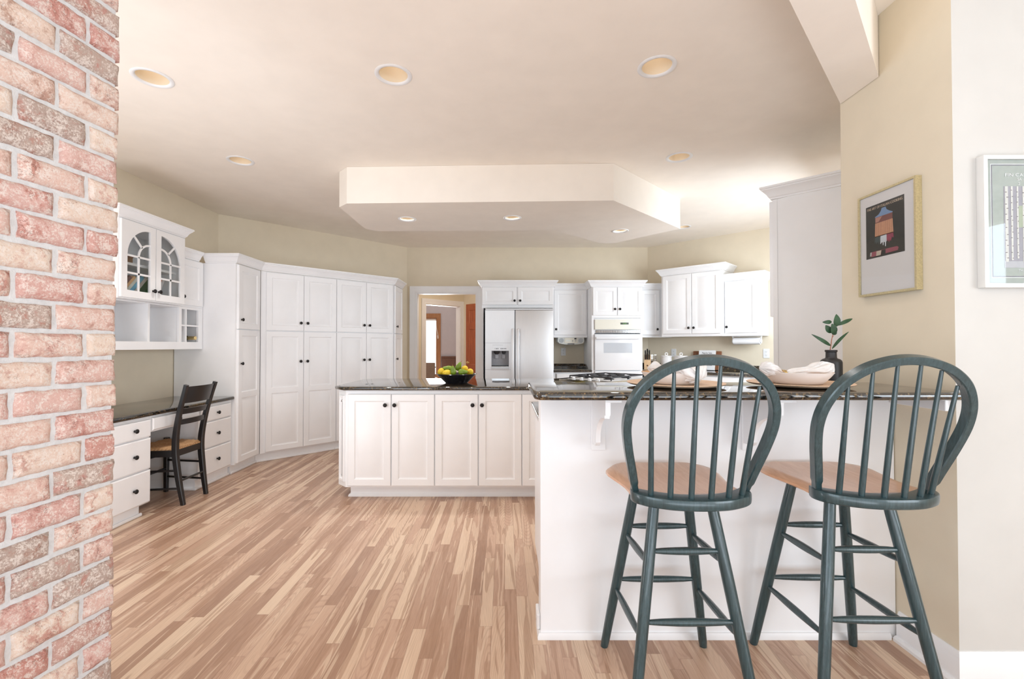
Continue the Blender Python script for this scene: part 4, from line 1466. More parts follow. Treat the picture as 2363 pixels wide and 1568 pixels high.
lemon0 = lemon_mb().mesh('lemon', M['lemon'], 1.5)
pear0 = pear_mb().mesh('pear', M['pear'], 1.5)
stem0 = MB().tube([(0, 0, 0.0835), (0.002, 0, 0.092), (0.006, 0.001, 0.099)], [0.0018, 0.0014, 0.0018], 7).mesh('stem', M['stem'], 1)


def zat(y, Y):
    return 1.245 - (y - 798) * Y / FPX


for px, py, Y, rot, lab in ((1018.0, 859.0, 4.03, (0.5, 0.2, 0.4), 'lemon at the left rim of the black fruit bowl'),
                            (1032.0, 861.5, 3.955, (0.2, PI / 2, 0.3), 'lemon lying sideways at the front left of the black fruit bowl'),
                            (1072.0, 852.5, 4.10, (0.3, 1.0, -0.6), 'topmost lemon behind the wide green pear'),
                            (1084.5, 859.5, 4.03, (0.9, 0.5, 0.0), 'lemon at the right rim of the black fruit bowl')):
    lm = thing('lemon', lab, 'lemon', ((px - 1165) * Y / FPX, Y, zat(py, Y)), 0, 'lemons in the fruit bowl')
    part('peel', lemon0, None, lm, rot=rot)
for px, py, Y, rot, lab in ((1043.0, 852.0, 4.05, (0.15, -PI / 2 + 0.12, 0.15), 'green pear lying flat with its tip towards the left rim'),
                            (1054.5, 855.0, 4.11, (0.2, 0.45, 0.0), 'green pear standing highest in the bowl, tip up'),
                            (1047.0, 866.0, 3.96, (0.25, -0.12, 0.0), 'small upright green pear at the front middle'),
                            (1058.0, 859.5, 3.965, (0.1, PI / 2 - 0.05, -0.1), 'wide green pear lying at the front right')):
    pe = thing('pear', lab, 'pear', ((px - 1165) * Y / FPX, Y, zat(py, Y)), 0, 'green pears in the fruit bowl')
    sk = part('skin', pear0, None, pe, rot=rot)
    part('stem', stem0, None, pe, rot=rot)

# ------------------------------------------------------------------ place settings on the bar
BZ = 1.0783
CH = MB().lathe([(0.0001, 0.0), (0.11, 0.0), (0.13, 0.002), (0.175, 0.008), (0.188, 0.0135), (0.19, 0.0165), (0.187, 0.0185), (0.172, 0.0165), (0.13, 0.011), (0.0001, 0.010)], 64, cap0=False, cap1=False).mesh('charger', M['platewood'], 1.0)
BO = MB().lathe([(0.0001, 0.0), (0.078, 0.0), (0.088, 0.003), (0.098, 0.012), (0.114, 0.030), (0.127, 0.0475), (0.1255, 0.0485)], 56, cap0=False, cap1=False).mesh('bowl_shell', M['ceramic'], 1.0)
BI = MB().lathe([(0.1255, 0.0486), (0.1225, 0.0478), (0.110, 0.031), (0.094, 0.014), (0.082, 0.007), (0.0001, 0.006)], 56, cap0=False, cap1=False).mesh('bowl_inside', M['bowlwood'], 1.0)
for (x, y), l1, l2 in (((0.695, 1.862), 'round pale wooden charger under the bowl behind the left stool', 'white bowl with wooden inside, napkin spilling over its rim'),
                       ((1.20, 1.862), 'round pale wooden charger beside the black vase', 'white bowl with wooden inside in front of the black vase')):
    tag(part('charger_plate', CH, None, None, (x, y, BZ)), l1, 'plate', 'wooden chargers on the bar')
    b = thing('serving_bowl', l2, 'bowl', (x - 0.006, y, BZ + 0.0113), 0, 'white bowls on the bar')
    part('bowl_shell', BO, None, b)
    part('wooden_lining', BI, None, b, label='amber wooden bowl lining')


def napkin_mb(axis, rad, flat=0.7, seed=0.0, nf=9, n=64):
    """gathered cloth: pleated radius profile carried along a bent axis"""
    P = spline(axis, 10)
    m = len(P)
    R = spline([(i / (len(rad) - 1), r) for i, r in enumerate(rad)], 12)

    def rr(t):
        for a, b in zip(R, R[1:]):
            if a.x <= t <= b.x + 1e-9:
                return a.y + (b.y - a.y) * ((t - a.x) / max(1e-9, b.x - a.x))
        return R[-1].y
    loops = []
    for i, p in enumerate(P):
        t = i / (m - 1)
        T = (P[min(i + 1, m - 1)] - P[max(i - 1, 0)]).normalized()
        sd = T.cross(Vector((0, 0, 1))).normalized()
        up = sd.cross(T).normalized()
        r = max(0.0008, rr(t))
        lp = []
        for k in range(n):
            a = 2 * PI * k / n
            q = Vector((math.cos(a) * 1.5, math.sin(a) * 1.5, t * 3.2 + seed))
            f = 1 + 0.38 * noise.noise(q * 1.3) + 0.30 * abs(math.sin(nf * 0.5 * a + 4 * noise.noise(q))) * (0.5 + abs(t - 0.35)) - 0.12 + 0.20 * noise.noise(q * 3.1)
            lp.append(tuple(p + sd * (math.cos(a) * r * f) + up * (math.sin(a) * r * f * flat)))
        loops.append(lp)
    return MB().ring(loops)


z0 = BZ + 0.0105
nk = thing('napkin', 'white linen napkin bunched over the rim of the bowl behind the left stool', 'napkin', (0, 0, 0), 0, 'linen napkins on the bar')
part('cloth', napkin_mb([(0.600, 1.915, z0 + 0.062), (0.632, 1.895, z0 + 0.058), (0.664, 1.87, z0 + 0.042), (0.70, 1.82, z0 + 0.062), (0.722, 1.765, z0 + 0.058), (0.731, 1.732, z0 + 0.042), (0.734, 1.722, z0 + 0.026)], [0.004, 0.032, 0.018, 0.013, 0.036, 0.05, 0.046, 0.03, 0.004], 0.85, 1.7), 'cloth', nk, smooth=1.2)
nk = thing('napkin', 'white linen napkin in a gold ring in the bowl by the black vase', 'napkin', (0, 0, 0), 0, 'linen napkins on the bar')
part('cloth', napkin_mb([(1.035, 1.85, z0 + 0.066), (1.060, 1.85, z0 + 0.062), (1.100, 1.85, z0 + 0.050), (1.135, 1.85, z0 + 0.036), (1.18, 1.85, z0 + 0.042), (1.24, 1.85, z0 + 0.047), (1.29, 1.85, z0 + 0.058), (1.335, 1.85, z0 + 0.080)], [0.004, 0.030, 0.036, 0.026, 0.013, 0.024, 0.028, 0.030, 0.034, 0.031, 0.004], 0.78, 6.1), 'cloth', nk, smooth=1.2)
tag(part('napkin_ring', MB().tube([(1.131, 1.85 + 0.023 * math.cos(a), z0 + 0.037 + 0.020 * math.sin(a)) for a in [2 * PI * i / 28 for i in range(28)]], 1.0, sec=[(0.0012, 0.005), (0.0012, -0.005), (-0.0012, -0.005), (-0.0012, 0.005)], closed=True), 'gold'),
    'thin gold ring around the napkin in the bowl by the vase', 'napkin ring')

tag(part('vase', MB().lathe([(0.0001, 0), (0.038, 0), (0.041, 0.003), (0.0415, 0.01), (0.0415, 0.092), (0.039, 0.101), (0.032, 0.107), (0.0235, 0.110), (0.0212, 0.114), (0.0205, 0.137), (0.0232, 0.139), (0.0238, 0.144), (0.0225, 0.1475), (0.0185, 0.1475), (0.0175, 0.135), (0.0175, 0.11), (0.034, 0.09), (0.036, 0.01), (0.0001, 0.006)], 48, cap0=False, cap1=False), 'matblack', None, (1.448, 2.02, BZ), smooth=0.9),
    'matte black bottle vase holding a eucalyptus sprig on the bar', 'vase')
eu = thing('eucalyptus_sprig', 'green eucalyptus sprig with long leaves in the black vase', 'plant', (1.448, 2.02, BZ))
part('stem', MB().tube([(0.002, 0, 0.012), (-0.004, 0, 0.146), (0.001, -0.002, 0.19), (0.008, -0.003, 0.225), (0.020, -0.002, 0.255)], [0.0022, 0.002, 0.0018, 0.0015, 0.001], 8)
     .tube([(0.0035, -0.002, 0.2), (0.010, -0.004, 0.212)], 0.0009, 6), 'stem', eu, smooth=1.0)
leaves = [((0.021, 0, 0.249), (0.022, -0.004, 0.306), 0.0150, 0.0),
          ((0.007, 0.004, 0.272), (-0.033, 0.006, 0.271), 0.0085, 0.4),
          ((0.030, 0.006, 0.256), (0.106, 0.012, 0.287), 0.0078, 0.3),
          ((0.010, -0.004, 0.214), (-0.004, -0.012, 0.264), 0.0150, 0.0),
          ((0.004, 0.006, 0.222), (-0.016, 0.010, 0.258), 0.0120, 0.6),
          ((0.012, 0.001, 0.214), (0.026, 0.002, 0.231), 0.0062, 0.0),
          ((-0.001, 0.0, 0.165), (-0.089, -0.004, 0.217), 0.0072, 0.5),
          ((0.004, 0.0, 0.152), (0.075, -0.006, 0.228), 0.0072, -0.4),
          ((0.022, 0.002, 0.258), (0.034, 0.004, 0.272), 0.005, 0.0)]
for A, B, w, roll in leaves:
    A, B = Vector(A), Vector(B)
    d = (B - A)
    view = Vector((0.0, -1, 0.1))
    sd = d.cross(view).normalized()
    nr = sd.cross(d).normalized()
    sd = (sd * math.cos(roll * 0.6) + nr * math.sin(roll * 0.6)).normalized()
    nr = sd.cross(d).normalized()
    vv, ff = [], []
    K = 14
    for i in range(K + 1):
        t = i / K
        ww = w * (math.sin(PI * t ** 0.85) ** 0.8) + 0.0006
        c = A + d * t + nr * (0.10 * d.length * math.sin(PI * t)) * (1 if roll >= 0 else -0.6)
        for s_ in (-1, 0, 1):
            vv.append(tuple(c + sd * (ww * s_) + nr * (0.12 * ww if s_ else 0)))
    for i in range(K):
        for j in range(2):
            a = i * 3 + j
            ff.append((a, a + 1, a + 4, a + 3))
    # real thickness
    n0 = len(vv)
    vv += [tuple(Vector(q) - nr * 0.0006) for q in vv]
    ff += [tuple(n0 + q for q in f[::-1]) for f in ff]
    part('leaf', MB().add(vv, ff), 'leaf', eu, smooth=1.2)

# ------------------------------------------------------------------ things on the back worktops
WT = 0.9153
kb = thing('knife_block', 'pale wooden knife block at the oven tower end of the long worktop', 'knife block', (1.975, 6.30, WT), math.radians(-20))
part('block', MB().prism([(-0.055, 0.0), (0.06, 0.0), (0.06, 0.14), (-0.01, 0.205), (-0.055, 0.11)], -0.043, 0.043, fn=lambda u, v, w: (w, u, v)), 'blockwood', kb, smooth=0)
part('emblem', MB().lathe([(0.011, 0), (0.011, -0.001), (0.0001, -0.001)], 12, (0.0, -0.0552, 0.055), axis='y'), 'darkwood', kb)
part('foot', MB().box(-0.045, 0.045, -0.06, 0.065, -0.0001, 0.012), 'darkgap', kb) if False else None
kn_i = 0
for r_ in range(3):
    for c_ in range(3):
        x = -0.026 + c_ * 0.026
        base = Vector((x, -0.038 + r_ * 0.016, 0.146 + r_ * 0.021))
        base = Vector((x, -0.046 + r_ * 0.014, 0.136 + r_ * 0.026))
        k = thing('knife', 'black-handled knife, %s slot of the %s row in the block' % (('left', 'middle', 'right')[c_], ('front', 'centre', 'rear')[r_]), 'knife',
                  tuple(Vector((1.975, 6.30, WT)) + Matrix.Rotation(math.radians(-20), 3, 'Z') @ base), math.radians(-20), 'kitchen knives in the block')
        L = 0.085 + 0.02 * ((r_ + c_) % 2)
        dr = Vector((0, -0.42, 0.91))
        pts = [dr * 0.004, dr * 0.012, dr * (L * 0.5), dr * (L * 0.9), dr * L]
        part('handle', MB().tube([tuple(q) for q in pts], [0.006, 0.0085, 0.009, 0.010, 0.008], 10), 'black', k, smooth=1)
        part('bolster', MB().tube([tuple(dr * -0.0005), tuple(dr * 0.004)], 0.006, 8), 'steel', k)
for i, (x, y, lab) in enumerate(((2.055, 6.36, 'silver serving fork standing nearer the knife block'), (2.098, 6.35, 'silver serving fork standing nearer the white canisters'))):
    f = thing('serving_fork', lab, 'fork', (x, y, WT), 0, 'silver serving forks on the worktop')
    part('handle', MB().lathe([(0.022, 0), (0.022, 0.005), (0.006, 0.008), (0.0045, 0.03), (0.0055, 0.09), (0.009, 0.108), (0.016, 0.118), (0.012, 0.126), (0.005, 0.132), (0.005, 0.142)], 14), 'chrome', f, smooth=1)
    fm = MB().box(-0.016, 0.016, -0.004, 0.004, 0.142, 0.156, 0.002)
    for q in (-0.013, -0.0045, 0.0045, 0.013):
        fm.box(q - 0.0025, q + 0.0025, -0.003, 0.003, 0.1555, 0.205, 0.001)
    part('fork_head', fm, 'chrome', f)
for x, y, w, lab in ((2.195, 6.19, 0.070, 'round white lidded canister nearer the knife block'), (2.372, 6.13, 0.086, 'wider white lidded canister under the first wall outlet')):
    c = thing('canister', lab, 'canister', (x, y, WT), 0, 'white lidded canisters')
    part('jar', MB().lathe([(w * 0.95, 0), (w, 0.005), (w, 0.176), (w * 0.95, 0.178), (0.0001, 0.178)], 36), 'ceramic', c, smooth=0.9)
    ld_ = part('lid', MB().lathe([(w + 0.004, 0.1785), (w + 0.004, 0.188), (w * 0.9, 0.194), (0.0001, 0.196)], 36), 'ceramic', c, smooth=0.9)
    part('ring_handle', MB().tube([(0.018 * math.cos(a), 0, 0.213 + 0.018 * math.sin(a)) for a in [2 * PI * i / 24 for i in range(24)]], 0.006, 10, closed=True), 'ceramic', ld_, smooth=1)


def lean(name, label, cat, x, out, tilt):
    p = dpt(x, out)
    t = thing(name, label, cat, (p[0], p[1], WT), -PI / 4)
    return t


cbp = lean('cutting_board', 'brown wooden cutting board leaning on the wall behind the cookbook', 'cutting board', 0, 0, 0)
u0 = 0.692
cbp.location = (*dpt(u0, 0.075), WT + 0.002)
part('board', MB().box(0, 0.375, 0, 0.018, 0.002, 0.255, 0.005, 2), 'board', cbp, rot=(-0.15, 0, 0))
bk_ = lean('cookbook', 'white cookbook propped up in front of the cutting board', 'book', 0, 0, 0)
bk_.location = (*dpt(0.80, 0.155), WT + 0.003)
part('cover', MB().box(0, 0.215, 0, 0.026, 0.002, 0.268, 0.002), 'paper', bk_, rot=(-0.18, 0, 0))
cov = bk_.children[0]
part('page_block', MB().box(0.2152, 0.2165, 0.003, 0.023, 0.005, 0.265), flat('page_edges', (0.7, 0.66, 0.6)), cov)
lettering('title', 'Magnolia Table', 0.028, 'ink', cov, (0.108, -0.0006, 0.222), (PI / 2, 0, 0), width=0.13)
pm = MB().box(0.03, 0.185, -0.0012, -0.0002, 0.06, 0.105)
part('cover_photo', pm, flat('cover_photo_grey', (0.30, 0.27, 0.27)), cov)
part('cover_photo_spots', MB().lathe([(0.018, 0), (0.018, -0.0016), (0.0001, -0.0016)], 14, (0.075, 0, 0.10), axis='y').lathe([(0.014, 0), (0.014, -0.0016), (0.0001, -0.0016)], 14, (0.13, 0, 0.108), axis='y'), flat('cover_photo_green', (0.16, 0.2, 0.1)), cov)
wj = thing('jar', 'small white jar on the worktop left of the cookbook', 'jar', (2.535, 5.975, WT), 0)
part('jar_body', MB().box(-0.055, 0.055, -0.045, 0.045, 0, 0.095, 0.008, 3), 'ceramic', wj)
part('lid', MB().box(-0.05, 0.05, -0.04, 0.04, 0.0955, 0.106, 0.004, 2), 'ceramic', wj)


def outlet(label, loc, rz):
    o = thing('outlet', label, 'outlet', loc, rz, 'white wall outlets')
    part('wall_plate', MB().box(-0.036, 0.036, -0.006, -0.0002, -0.058, 0.058, 0.002), 'plastic', o)
    for dz in (-0.021, 0.021):
        r = part('receptacle', MB().lathe([(0.0165, -0.0062), (0.0165, -0.0085), (0.0001, -0.0085)], 20, (0, 0, dz), axis='y'), 'plastic', o)
        part('slots', MB().box(-0.0075, -0.0045, -0.0095, -0.0086, dz - 0.004, dz + 0.006).box(0.0045, 0.0075, -0.0095, -0.0086, dz - 0.004, dz + 0.006).lathe([(0.0025, -0.0086), (0.0025, -0.0095), (0.0001, -0.0095)], 8, (0, 0, dz - 0.010), axis='y'), 'slot', r)
    return o


outlet('white wall outlet below the under-cabinet radio', (0.876, 6.8195, 1.152), 0)
outlet('white wall outlet above the wider canister', (*dpt(0.398, 0.0004), 1.14), -PI / 4)
outlet('white wall outlet at the right end of the angled wall', (*dpt(1.592, 0.0004), 1.146), -PI / 4)

rd = thing('radio', 'pale grey radio mounted under the wall cabinet beside the refrigerator', 'radio', (0.765, 6.53, 1.3595), 0)
rp = [(0.0, 0.0), (0.37, 0.0), (0.375, -0.055), (0.355, -0.082), (0.28, -0.097), (0.185, -0.103), (0.09, -0.097), (0.018, -0.082), (-0.005, -0.055)]
part('case', MB().prism(rp, 0, 0.2, fn=XZ), 'radio', rd, smooth=0.5)
for x in (0.047, 0.325):
    part('speaker', MB().lathe([(0.034, -0.0003), (0.034, -0.004), (0.028, -0.005), (0.0001, -0.003)], 20, (x, 0, -0.042), axis='y'), flat('speaker_cloth', (0.42, 0.44, 0.45)), rd)
part('fascia', MB().box(0.095, 0.275, -0.004, -0.0003, -0.08, -0.004, 0.002), 'ovencream', rd)
part('display', MB().box(0.11, 0.18, -0.006, -0.0042, -0.056, -0.034), 'lcd', rd)
part('dark_window', MB().box(0.232, 0.262, -0.006, -0.0042, -0.026, -0.006).box(0.135, 0.232, -0.004, -0.0003, -0.0965, -0.086), 'ink', rd)
part('buttons', MB().box(0.2, 0.215, -0.006, -0.0042, -0.045, -0.037).box(0.2, 0.215, -0.006, -0.0042, -0.06, -0.052).box(0.236, 0.262, -0.006, -0.0042, -0.044, -0.036).box(0.236, 0.262, -0.006, -0.0042, -0.06, -0.054), 'slot', rd)
part('power_cord', MB().tube([tuple(q) for q in spline([(0.135, 0.13, -0.0975), (0.13, 0.2, -0.125), (0.118, 0.255, -0.15), (0.111, 0.277, -0.180)], 6)], 0.0028, 8).box(0.099, 0.123, 0.262, 0.2792, -0.20, -0.178, 0.003), 'plastic', rd, smooth=0.8)

pt_ = thing('paper_towel_holder', 'white paper towel holder under the right wall cabinet', 'paper towel holder', (*dpt(1.25, 0.17), 1.3645), -PI / 4)
part('bracket', MB().box(0, 0.34, -0.03, 0.03, -0.008, -0.0003, 0.002).lathe([(0.03, 0), (0.03, 0.008), (0.0001, 0.008)], 24, (0.003, 0, -0.062), axis='x').lathe([(0.03, 0), (0.03, 0.008), (0.0001, 0.008)], 24, (0.329, 0, -0.062), axis='x').box(0.003, 0.011, -0.015, 0.015, -0.05, -0.0075).box(0.329, 0.337, -0.015, 0.015, -0.05, -0.0075), 'plastic', pt_)
part('paper_roll', MB().lathe([(0.016, 0.0), (0.044, 0.0), (0.044, 0.308), (0.016, 0.308)], 32, (0.016, 0, -0.062), axis='x'), 'paper', pt_, smooth=0.6)

# ------------------------------------------------------------------ recessed lights
LL = ['left front recessed ceiling light, nearest the brick pillar', 'middle front recessed ceiling light', 'front recessed ceiling light nearest the header beam',
      'recessed ceiling light above the desk side', 'recessed ceiling light right of the soffit', 'recessed ceiling light peeking past the right tip of the soffit']
LS = ['left recessed light in the soffit, above the island doors', 'middle recessed light in the soffit, above the fruit bowl side', 'right recessed light in the soffit, above the cooktop']


def canlight(x, y, z, r, lab, power):
    o = thing('recessed_light', lab, 'recessed light', (x, y, z), 0, 'recessed ceiling lights')
    part('trim_ring', MB().lathe([(r * 0.76, 0.004), (r * 0.80, -0.004), (r * 0.93, -0.006), (r, -0.002), (r, -0.0003), (r * 0.79, -0.0003)], 40, cap0=False, cap1=False), 'plastic', o, smooth=1)
    part('baffle', MB().lathe([(r * 0.76, 0.003), (r * 0.75, 0.03), (r * 0.66, 0.075), (r * 0.60, 0.11)], 40, cap0=False, cap1=False), 'baffle', o, smooth=1)
    d = bpy.data.lights.new('lamp', 'SPOT')
    d.spot_size = math.radians(84)
    d.spot_blend = 0.6
    d.shadow_soft_size = 0.03
    d.energy = power
    d.color = (1.0, 0.97, 0.94)
    lo = bpy.data.objects.new('lamp', d)
    COL.objects.link(lo)
    lo.parent = o
    lo.location = (0, 0, 0.082)
    part('bulb', MB().lathe([(r * 0.60, 0.1102), (r * 0.60, 0.118), (0.0001, 0.118)], 32, cap0=False, cap1=False).lathe([(r * 0.52, 0.112), (r * 0.45, 0.095), (r * 0.25, 0.088), (0.0001, 0.087)], 32, cap0=False, cap1=False), 'bulb', o, smooth=1)


for (x, y), l in zip(lights_ceiling, LL):
    canlight(x, y, CZ, 0.1, l, 6.0 if x > 2 else (24.0 if y < 3 else 46.0))
for (x, y), l in zip(lights_soffit, LS):
    canlight(x, y, SZ, 0.084, l, 30.0)

# ------------------------------------------------------------------ framed prints
pa = thing('framed_print', 'gold framed print with black brush and pasta artwork on the beige wall', 'picture', (1.6668, 2.108, 1.469), -PI / 2)
FW, FH, FT = 0.298, 0.458, 0.026
part('frame', MB().prism([(0, 0), (FW, 0), (FW, FH), (0, FH)], -FT, -0.0003, [[(0.009, 0.009), (FW - 0.009, 0.009), (FW - 0.009, FH - 0.009), (0.009, FH - 0.009)]], XZ), 'goldframe', pa, smooth=0)
part('mat_board', MB().box(0.0093, FW - 0.0093, -FT + 0.006, -0.004, 0.0093, FH - 0.0093), 'mat', pa)
px0, px1, pz0, pz1 = 0.042, 0.240, 0.166, 0.402
yy = -FT + 0.0058
pr = part('print', MB().box(px0, px1, yy - 0.0008, yy - 0.0001, pz0, pz1), flat('print_black', (0.022, 0.022, 0.022)), pa)
lettering('title', 'THE ART OF ITALIAN COOKING', 0.0155, flat('title_cream', (0.62, 0.46, 0.34)), pr, ((px0 + px1) / 2, yy - 0.001, pz1 - 0.0195), (PI / 2, 0, 0), width=0.184)
pw, ph = px1 - px0, pz1 - pz0


def art(name, poly, col, lay=1):
    y = yy - 0.0008 - 0.0004 * lay
    return part(name, MB().prism([(px0 + u * pw, pz1 - v * ph) for u, v in poly], y - 0.0003, y, fn=XZ), flat('print_' + name, col), pr, smooth=0)


art('blue_handle', [(0.26, 0.235), (0.36, 0.205), (0.42, 0.15), (0.44, 0.105), (0.54, 0.105), (0.57, 0.16), (0.64, 0.20), (0.72, 0.235), (0.72, 0.25), (0.26, 0.25)], (0.19, 0.29, 0.47))
art('copper_band', [(0.265, 0.25), (0.715, 0.25), (0.715, 0.36), (0.265, 0.36)], (0.20, 0.07, 0.06))
art('copper_highlight', [(0.27, 0.258), (0.45, 0.258), (0.36, 0.34), (0.27, 0.345)], (0.46, 0.22, 0.17), 2)
art('pasta_strands', [(0.262, 0.36), (0.718, 0.36), (0.735, 0.62), (0.25, 0.62)], (0.60, 0.30, 0.18))
for q in range(9):
    u = 0.30 + q * 0.048
    art('strand_lines', [(u, 0.362), (u + 0.007, 0.362), (u + 0.007 + (u - 0.5) * 0.04, 0.62), (u + (u - 0.5) * 0.04, 0.62)], (0.38, 0.16, 0.10), 2)
art('green_tips', [(0.25, 0.605), (0.40, 0.605), (0.395, 0.74), (0.375, 0.70), (0.35, 0.76), (0.32, 0.71), (0.29, 0.75), (0.265, 0.70), (0.24, 0.735)], (0.05, 0.07, 0.075))
art('white_tips', [(0.40, 0.605), (0.56, 0.605), (0.56, 0.745), (0.545, 0.75), (0.54, 0.83), (0.52, 0.83), (0.515, 0.75), (0.485, 0.745), (0.478, 0.80), (0.46, 0.80), (0.455, 0.74), (0.42, 0.75), (0.41, 0.77), (0.395, 0.76)], (0.62, 0.64, 0.68))
art('red_tips', [(0.56, 0.605), (0.73, 0.605), (0.74, 0.70), (0.715, 0.71), (0.70, 0.68), (0.67, 0.76), (0.64, 0.74), (0.62, 0.78), (0.60, 0.73), (0.565, 0.745)], (0.30, 0.05, 0.09))
art('table_reflection', [(0.12, 0.88), (0.82, 0.88), (0.86, 0.905), (0.84, 0.955), (0.14, 0.972)], (0.30, 0.07, 0.10))
art('white_reflection', [(0.29, 0.885), (0.42, 0.885), (0.40, 0.97), (0.28, 0.97)], (0.55, 0.45, 0.36), 2)
art('dark_reflection', [(0.43, 0.885), (0.53, 0.885), (0.53, 0.962), (0.41, 0.967)], (0.02, 0.018, 0.018), 2)
art('pale_edge', [(0.12, 0.885), (0.16, 0.885), (0.15, 0.955), (0.11, 0.955)], (0.55, 0.50, 0.46), 2)
part('glazing', MB().box(0.0092, FW - 0.0092, -FT + 0.0015, -FT + 0.0025, 0.0092, FH - 0.0092), 'glass', pa)

pb = thing('framed_poster', 'silver framed birch tree poster on the light-washed wall at the right edge', 'picture', (1.752, 1.6838, 1.458), 0)
FW, FH, FT = 0.36, 0.485, 0.028
part('frame', MB().prism([(0, 0), (FW, 0), (FW, FH), (0, FH)], -FT, -0.0003, [[(0.0145, 0.0145), (FW - 0.0145, 0.0145), (FW - 0.0145, FH - 0.0145), (0.0145, FH - 0.0145)]], XZ), 'silverframe', pb, smooth=0)
yb = -FT + 0.007
pp = part('poster', MB().box(0.015, FW - 0.015, yb, -0.004, 0.015, FH - 0.015), flat('poster_sage', (0.40, 0.44, 0.41)), pb)


def pbox(name, x0, x1, z0, z1, col, lay=1):
    y = yb - 0.0004 * lay
    return part(name, MB().box(x0, x1, y - 0.0003, y, z0, z1), flat('poster_' + name, col), pp)


for lay, off, col, w in ((1, 0.030, (0.82, 0.82, 0.84), 0.0022), (1, 0.034, (0.20, 0.18, 0.25), 0.0022)):
    y = yb - 0.0004
    i = off
    part('border_line', MB().prism([(i, i + 0.005), (FW - i, i + 0.005), (FW - i, FH - i), (i, FH - i)], y - 0.0003, y, [[(i + w, i + w + 0.005), (FW - i - w, i + w + 0.005), (FW - i - w, FH - i - w), (i + w, FH - i - w)]], XZ), flat('poster_line_%d' % int(off * 1000), col), pp)
pbox('birch_scene', 0.078, FW - 0.078, 0.088, 0.372, (0.36, 0.35, 0.40))
pbox('snow_ground', 0.078, FW - 0.078, 0.072, 0.096, (0.50, 0.50, 0.54), 2)
rt = random.Random(4)
for i in range(9):
    x = 0.082 + i * 0.0215
    w = (0.011, 0.007, 0.006, 0.009)[i % 4]
    tr_ = pbox('birch_trunk', x, x + w, 0.094 + 0.006 * (i % 3), 0.372, (0.70, 0.69, 0.66) if i % 2 == 0 else (0.60, 0.57, 0.63), 3)
    mk = MB()
    for q in range(12):
        z = 0.11 + q * 0.022 + rt.uniform(-0.006, 0.006)
        mk.box(x + (0 if q % 2 else w * 0.45), x + (w * 0.55 if q % 2 else w), yb - 0.0021, yb - 0.0016, z, z + 0.0022)
    part('bark_marks', mk, flat('bark_dark', (0.16, 0.12, 0.14)), tr_)
pbox('spring_green', 0.132, 0.158, 0.22, 0.30, (0.42, 0.47, 0.36), 2)
lettering('headline', 'FIN CANYON', 0.017, flat('poster_white_ink', (0.85, 0.85, 0.86)), pp, (0.082, yb - 0.0012, 0.408), (PI / 2, 0, 0), 'LEFT', width=0.13)
lettering('headline', 'SA', 0.014, flat('poster_white_ink', (0.85, 0.85, 0.86)), pp, (0.128, yb - 0.0012, 0.393), (PI / 2, 0, 0), 'LEFT')
lettering('headline', '2', 0.014, flat('poster_white_ink', (0.85, 0.85, 0.86)), pp, (0.131, yb - 0.0012, 0.377), (PI / 2, 0, 0), 'LEFT')
lettering('footline', 'TH', 0.012, flat('poster_white_ink', (0.85, 0.85, 0.86)), pp, (0.128, yb - 0.0012, 0.058), (PI / 2, 0, 0), 'LEFT')
part('glazing', MB().box(0.0148, FW - 0.0148, -FT + 0.002, -FT + 0.003, 0.0148, FH - 0.0148), 'glass', pb)

# ------------------------------------------------------------------ hall and dining room beyond the doorway
hd = thing('hall_door', 'cherry wood panel door with brass lever, seen through the back doorway', 'door', (-0.752, 9.128, 0.008), -PI / 4)
lm_ = MB()
lm_.ring([rect(0, 0, 0.76, 2.06, -0.005), rect(0, 0, 0.76, 2.06, -0.038), rect(0.003, 0.003, 0.757, 2.057, -0.04)], True, False)
# six raised panels
cols_ = [(0.003, 0.38, 0.10, 0.05), (0.38, 0.757, 0.05, 0.10)]
rows_ = [(0.003, 0.80, 0.20, 0.06), (0.80, 1.62, 0.06, 0.06), (1.62, 2.057, 0.06, 0.12)]
for x0, x1, l, r in cols_:
    for z0_, z1_, b, tp in rows_:
        def lp(i, y, q):
            return rect(x0 + l * q + i, z0_ + b * q + i, x1 - r * q - i, z1_ - tp * q - i, y)
        lm_.ring([lp(0, -0.04, 0), lp(0, -0.04, 1), lp(0.008, -0.03, 1), lp(0.016, -0.03, 1), lp(0.045, -0.036, 1)], False, True)
part('leaf', lm_, 'cherry', hd, smooth=0.4)
part('lever_handle', MB().lathe([(0.03, -0.0402), (0.03, -0.046), (0.012, -0.05), (0.010, -0.085), (0.0001, -0.086)], 18, (0.06, 0, 0.90), axis='y').tube([(0.06, -0.078, 0.90), (0.10, -0.082, 0.905), (0.16, -0.08, 0.897)], [0.011, 0.009, 0.008], 10), 'brass', hd, smooth=1)

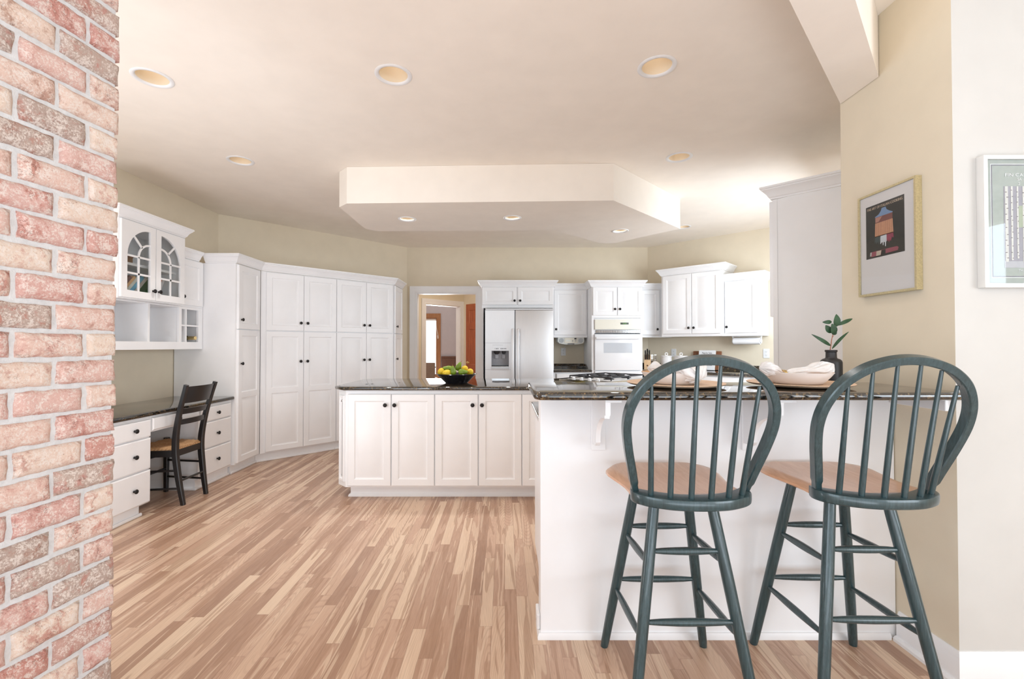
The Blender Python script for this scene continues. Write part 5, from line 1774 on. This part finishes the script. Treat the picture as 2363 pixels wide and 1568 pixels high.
dw = thing('window_1', 'bright dining room window with white blind and walnut casing', 'window', (-2.3, 11.499, 0), 0)
dw['kind'] = 'structure'
part('casing', MB().prism([(-0.1, 0.40), (0.68, 0.40), (0.68, 2.055), (-0.1, 2.055)], -0.025, -0.0005, [[(0, 0.5), (0.58, 0.5), (0.58, 1.94), (0, 1.94)]], XZ), 'oak', dw)
part('jamb', MB().prism([(0.001, 0.501), (0.579, 0.501), (0.579, 1.939), (0.001, 1.939)], 0.0, 0.08, [[(0.02, 0.52), (0.56, 0.52), (0.56, 1.92), (0.02, 1.92)]], XZ), 'oak', dw)
part('blind', MB().box(0.021, 0.559, 0.05, 0.054, 0.521, 1.919), 'blind', dw)
part('blind_headrail', MB().box(0.021, 0.559, 0.03, 0.049, 1.875, 1.918), 'plastic', dw)
part('blind_cord', MB().tube([tuple(q) for q in spline([(0.566, 0.0, 1.87), (0.57, -0.03, 1.75), (0.59, -0.035, 1.62), (0.62, -0.035, 1.48), (0.612, -0.035, 1.42), (0.60, -0.035, 1.50)], 6)], 0.006, 6), 'plastic', dw)
ws = struct('trim_3', MB().box(-1.6, 0.58, 11.478, 11.4995, 0.0, 0.93).box(-1.6, 0.58, 11.45, 11.4995, 0.9305, 0.975, 0.006)
            .box(-1.6, 0.58, 11.466, 11.4775, 0.86, 0.925).box(-1.6, 0.58, 11.460, 11.4775, 0.0, 0.14), 'darkwood', 'dark wood wainscot and chair rail in the dining room', 'wainscot')
dch = thing('dining_chair', 'taupe upholstered dining chair in front of the bright window', 'chair', (-1.745, 10.5, 0), 0)
part('backrest', MB().box(-0.22, 0.135, -0.03, 0.03, 0.46, 0.852, 0.015, 3), 'greyfab', dch)
part('seat', MB().box(-0.22, 0.135, 0.031, 0.42, 0.40, 0.48, 0.015, 3), 'greyfab', dch)
for x in (-0.20, 0.115):
    part('leg', MB().box(x - 0.018, x + 0.018, -0.03, 0.006, 0, 0.399), 'black', dch) if x < 0 else part('leg', MB().box(x - 0.018, x + 0.018, -0.03, 0.006, 0, 0.399).box(0.1352, 0.155, -0.015, 0.015, 0.735, 0.765, 0.004), 'black', dch)
    part('leg', MB().box(x - 0.018, x + 0.018, 0.36, 0.396, 0, 0.399), 'black', dch)
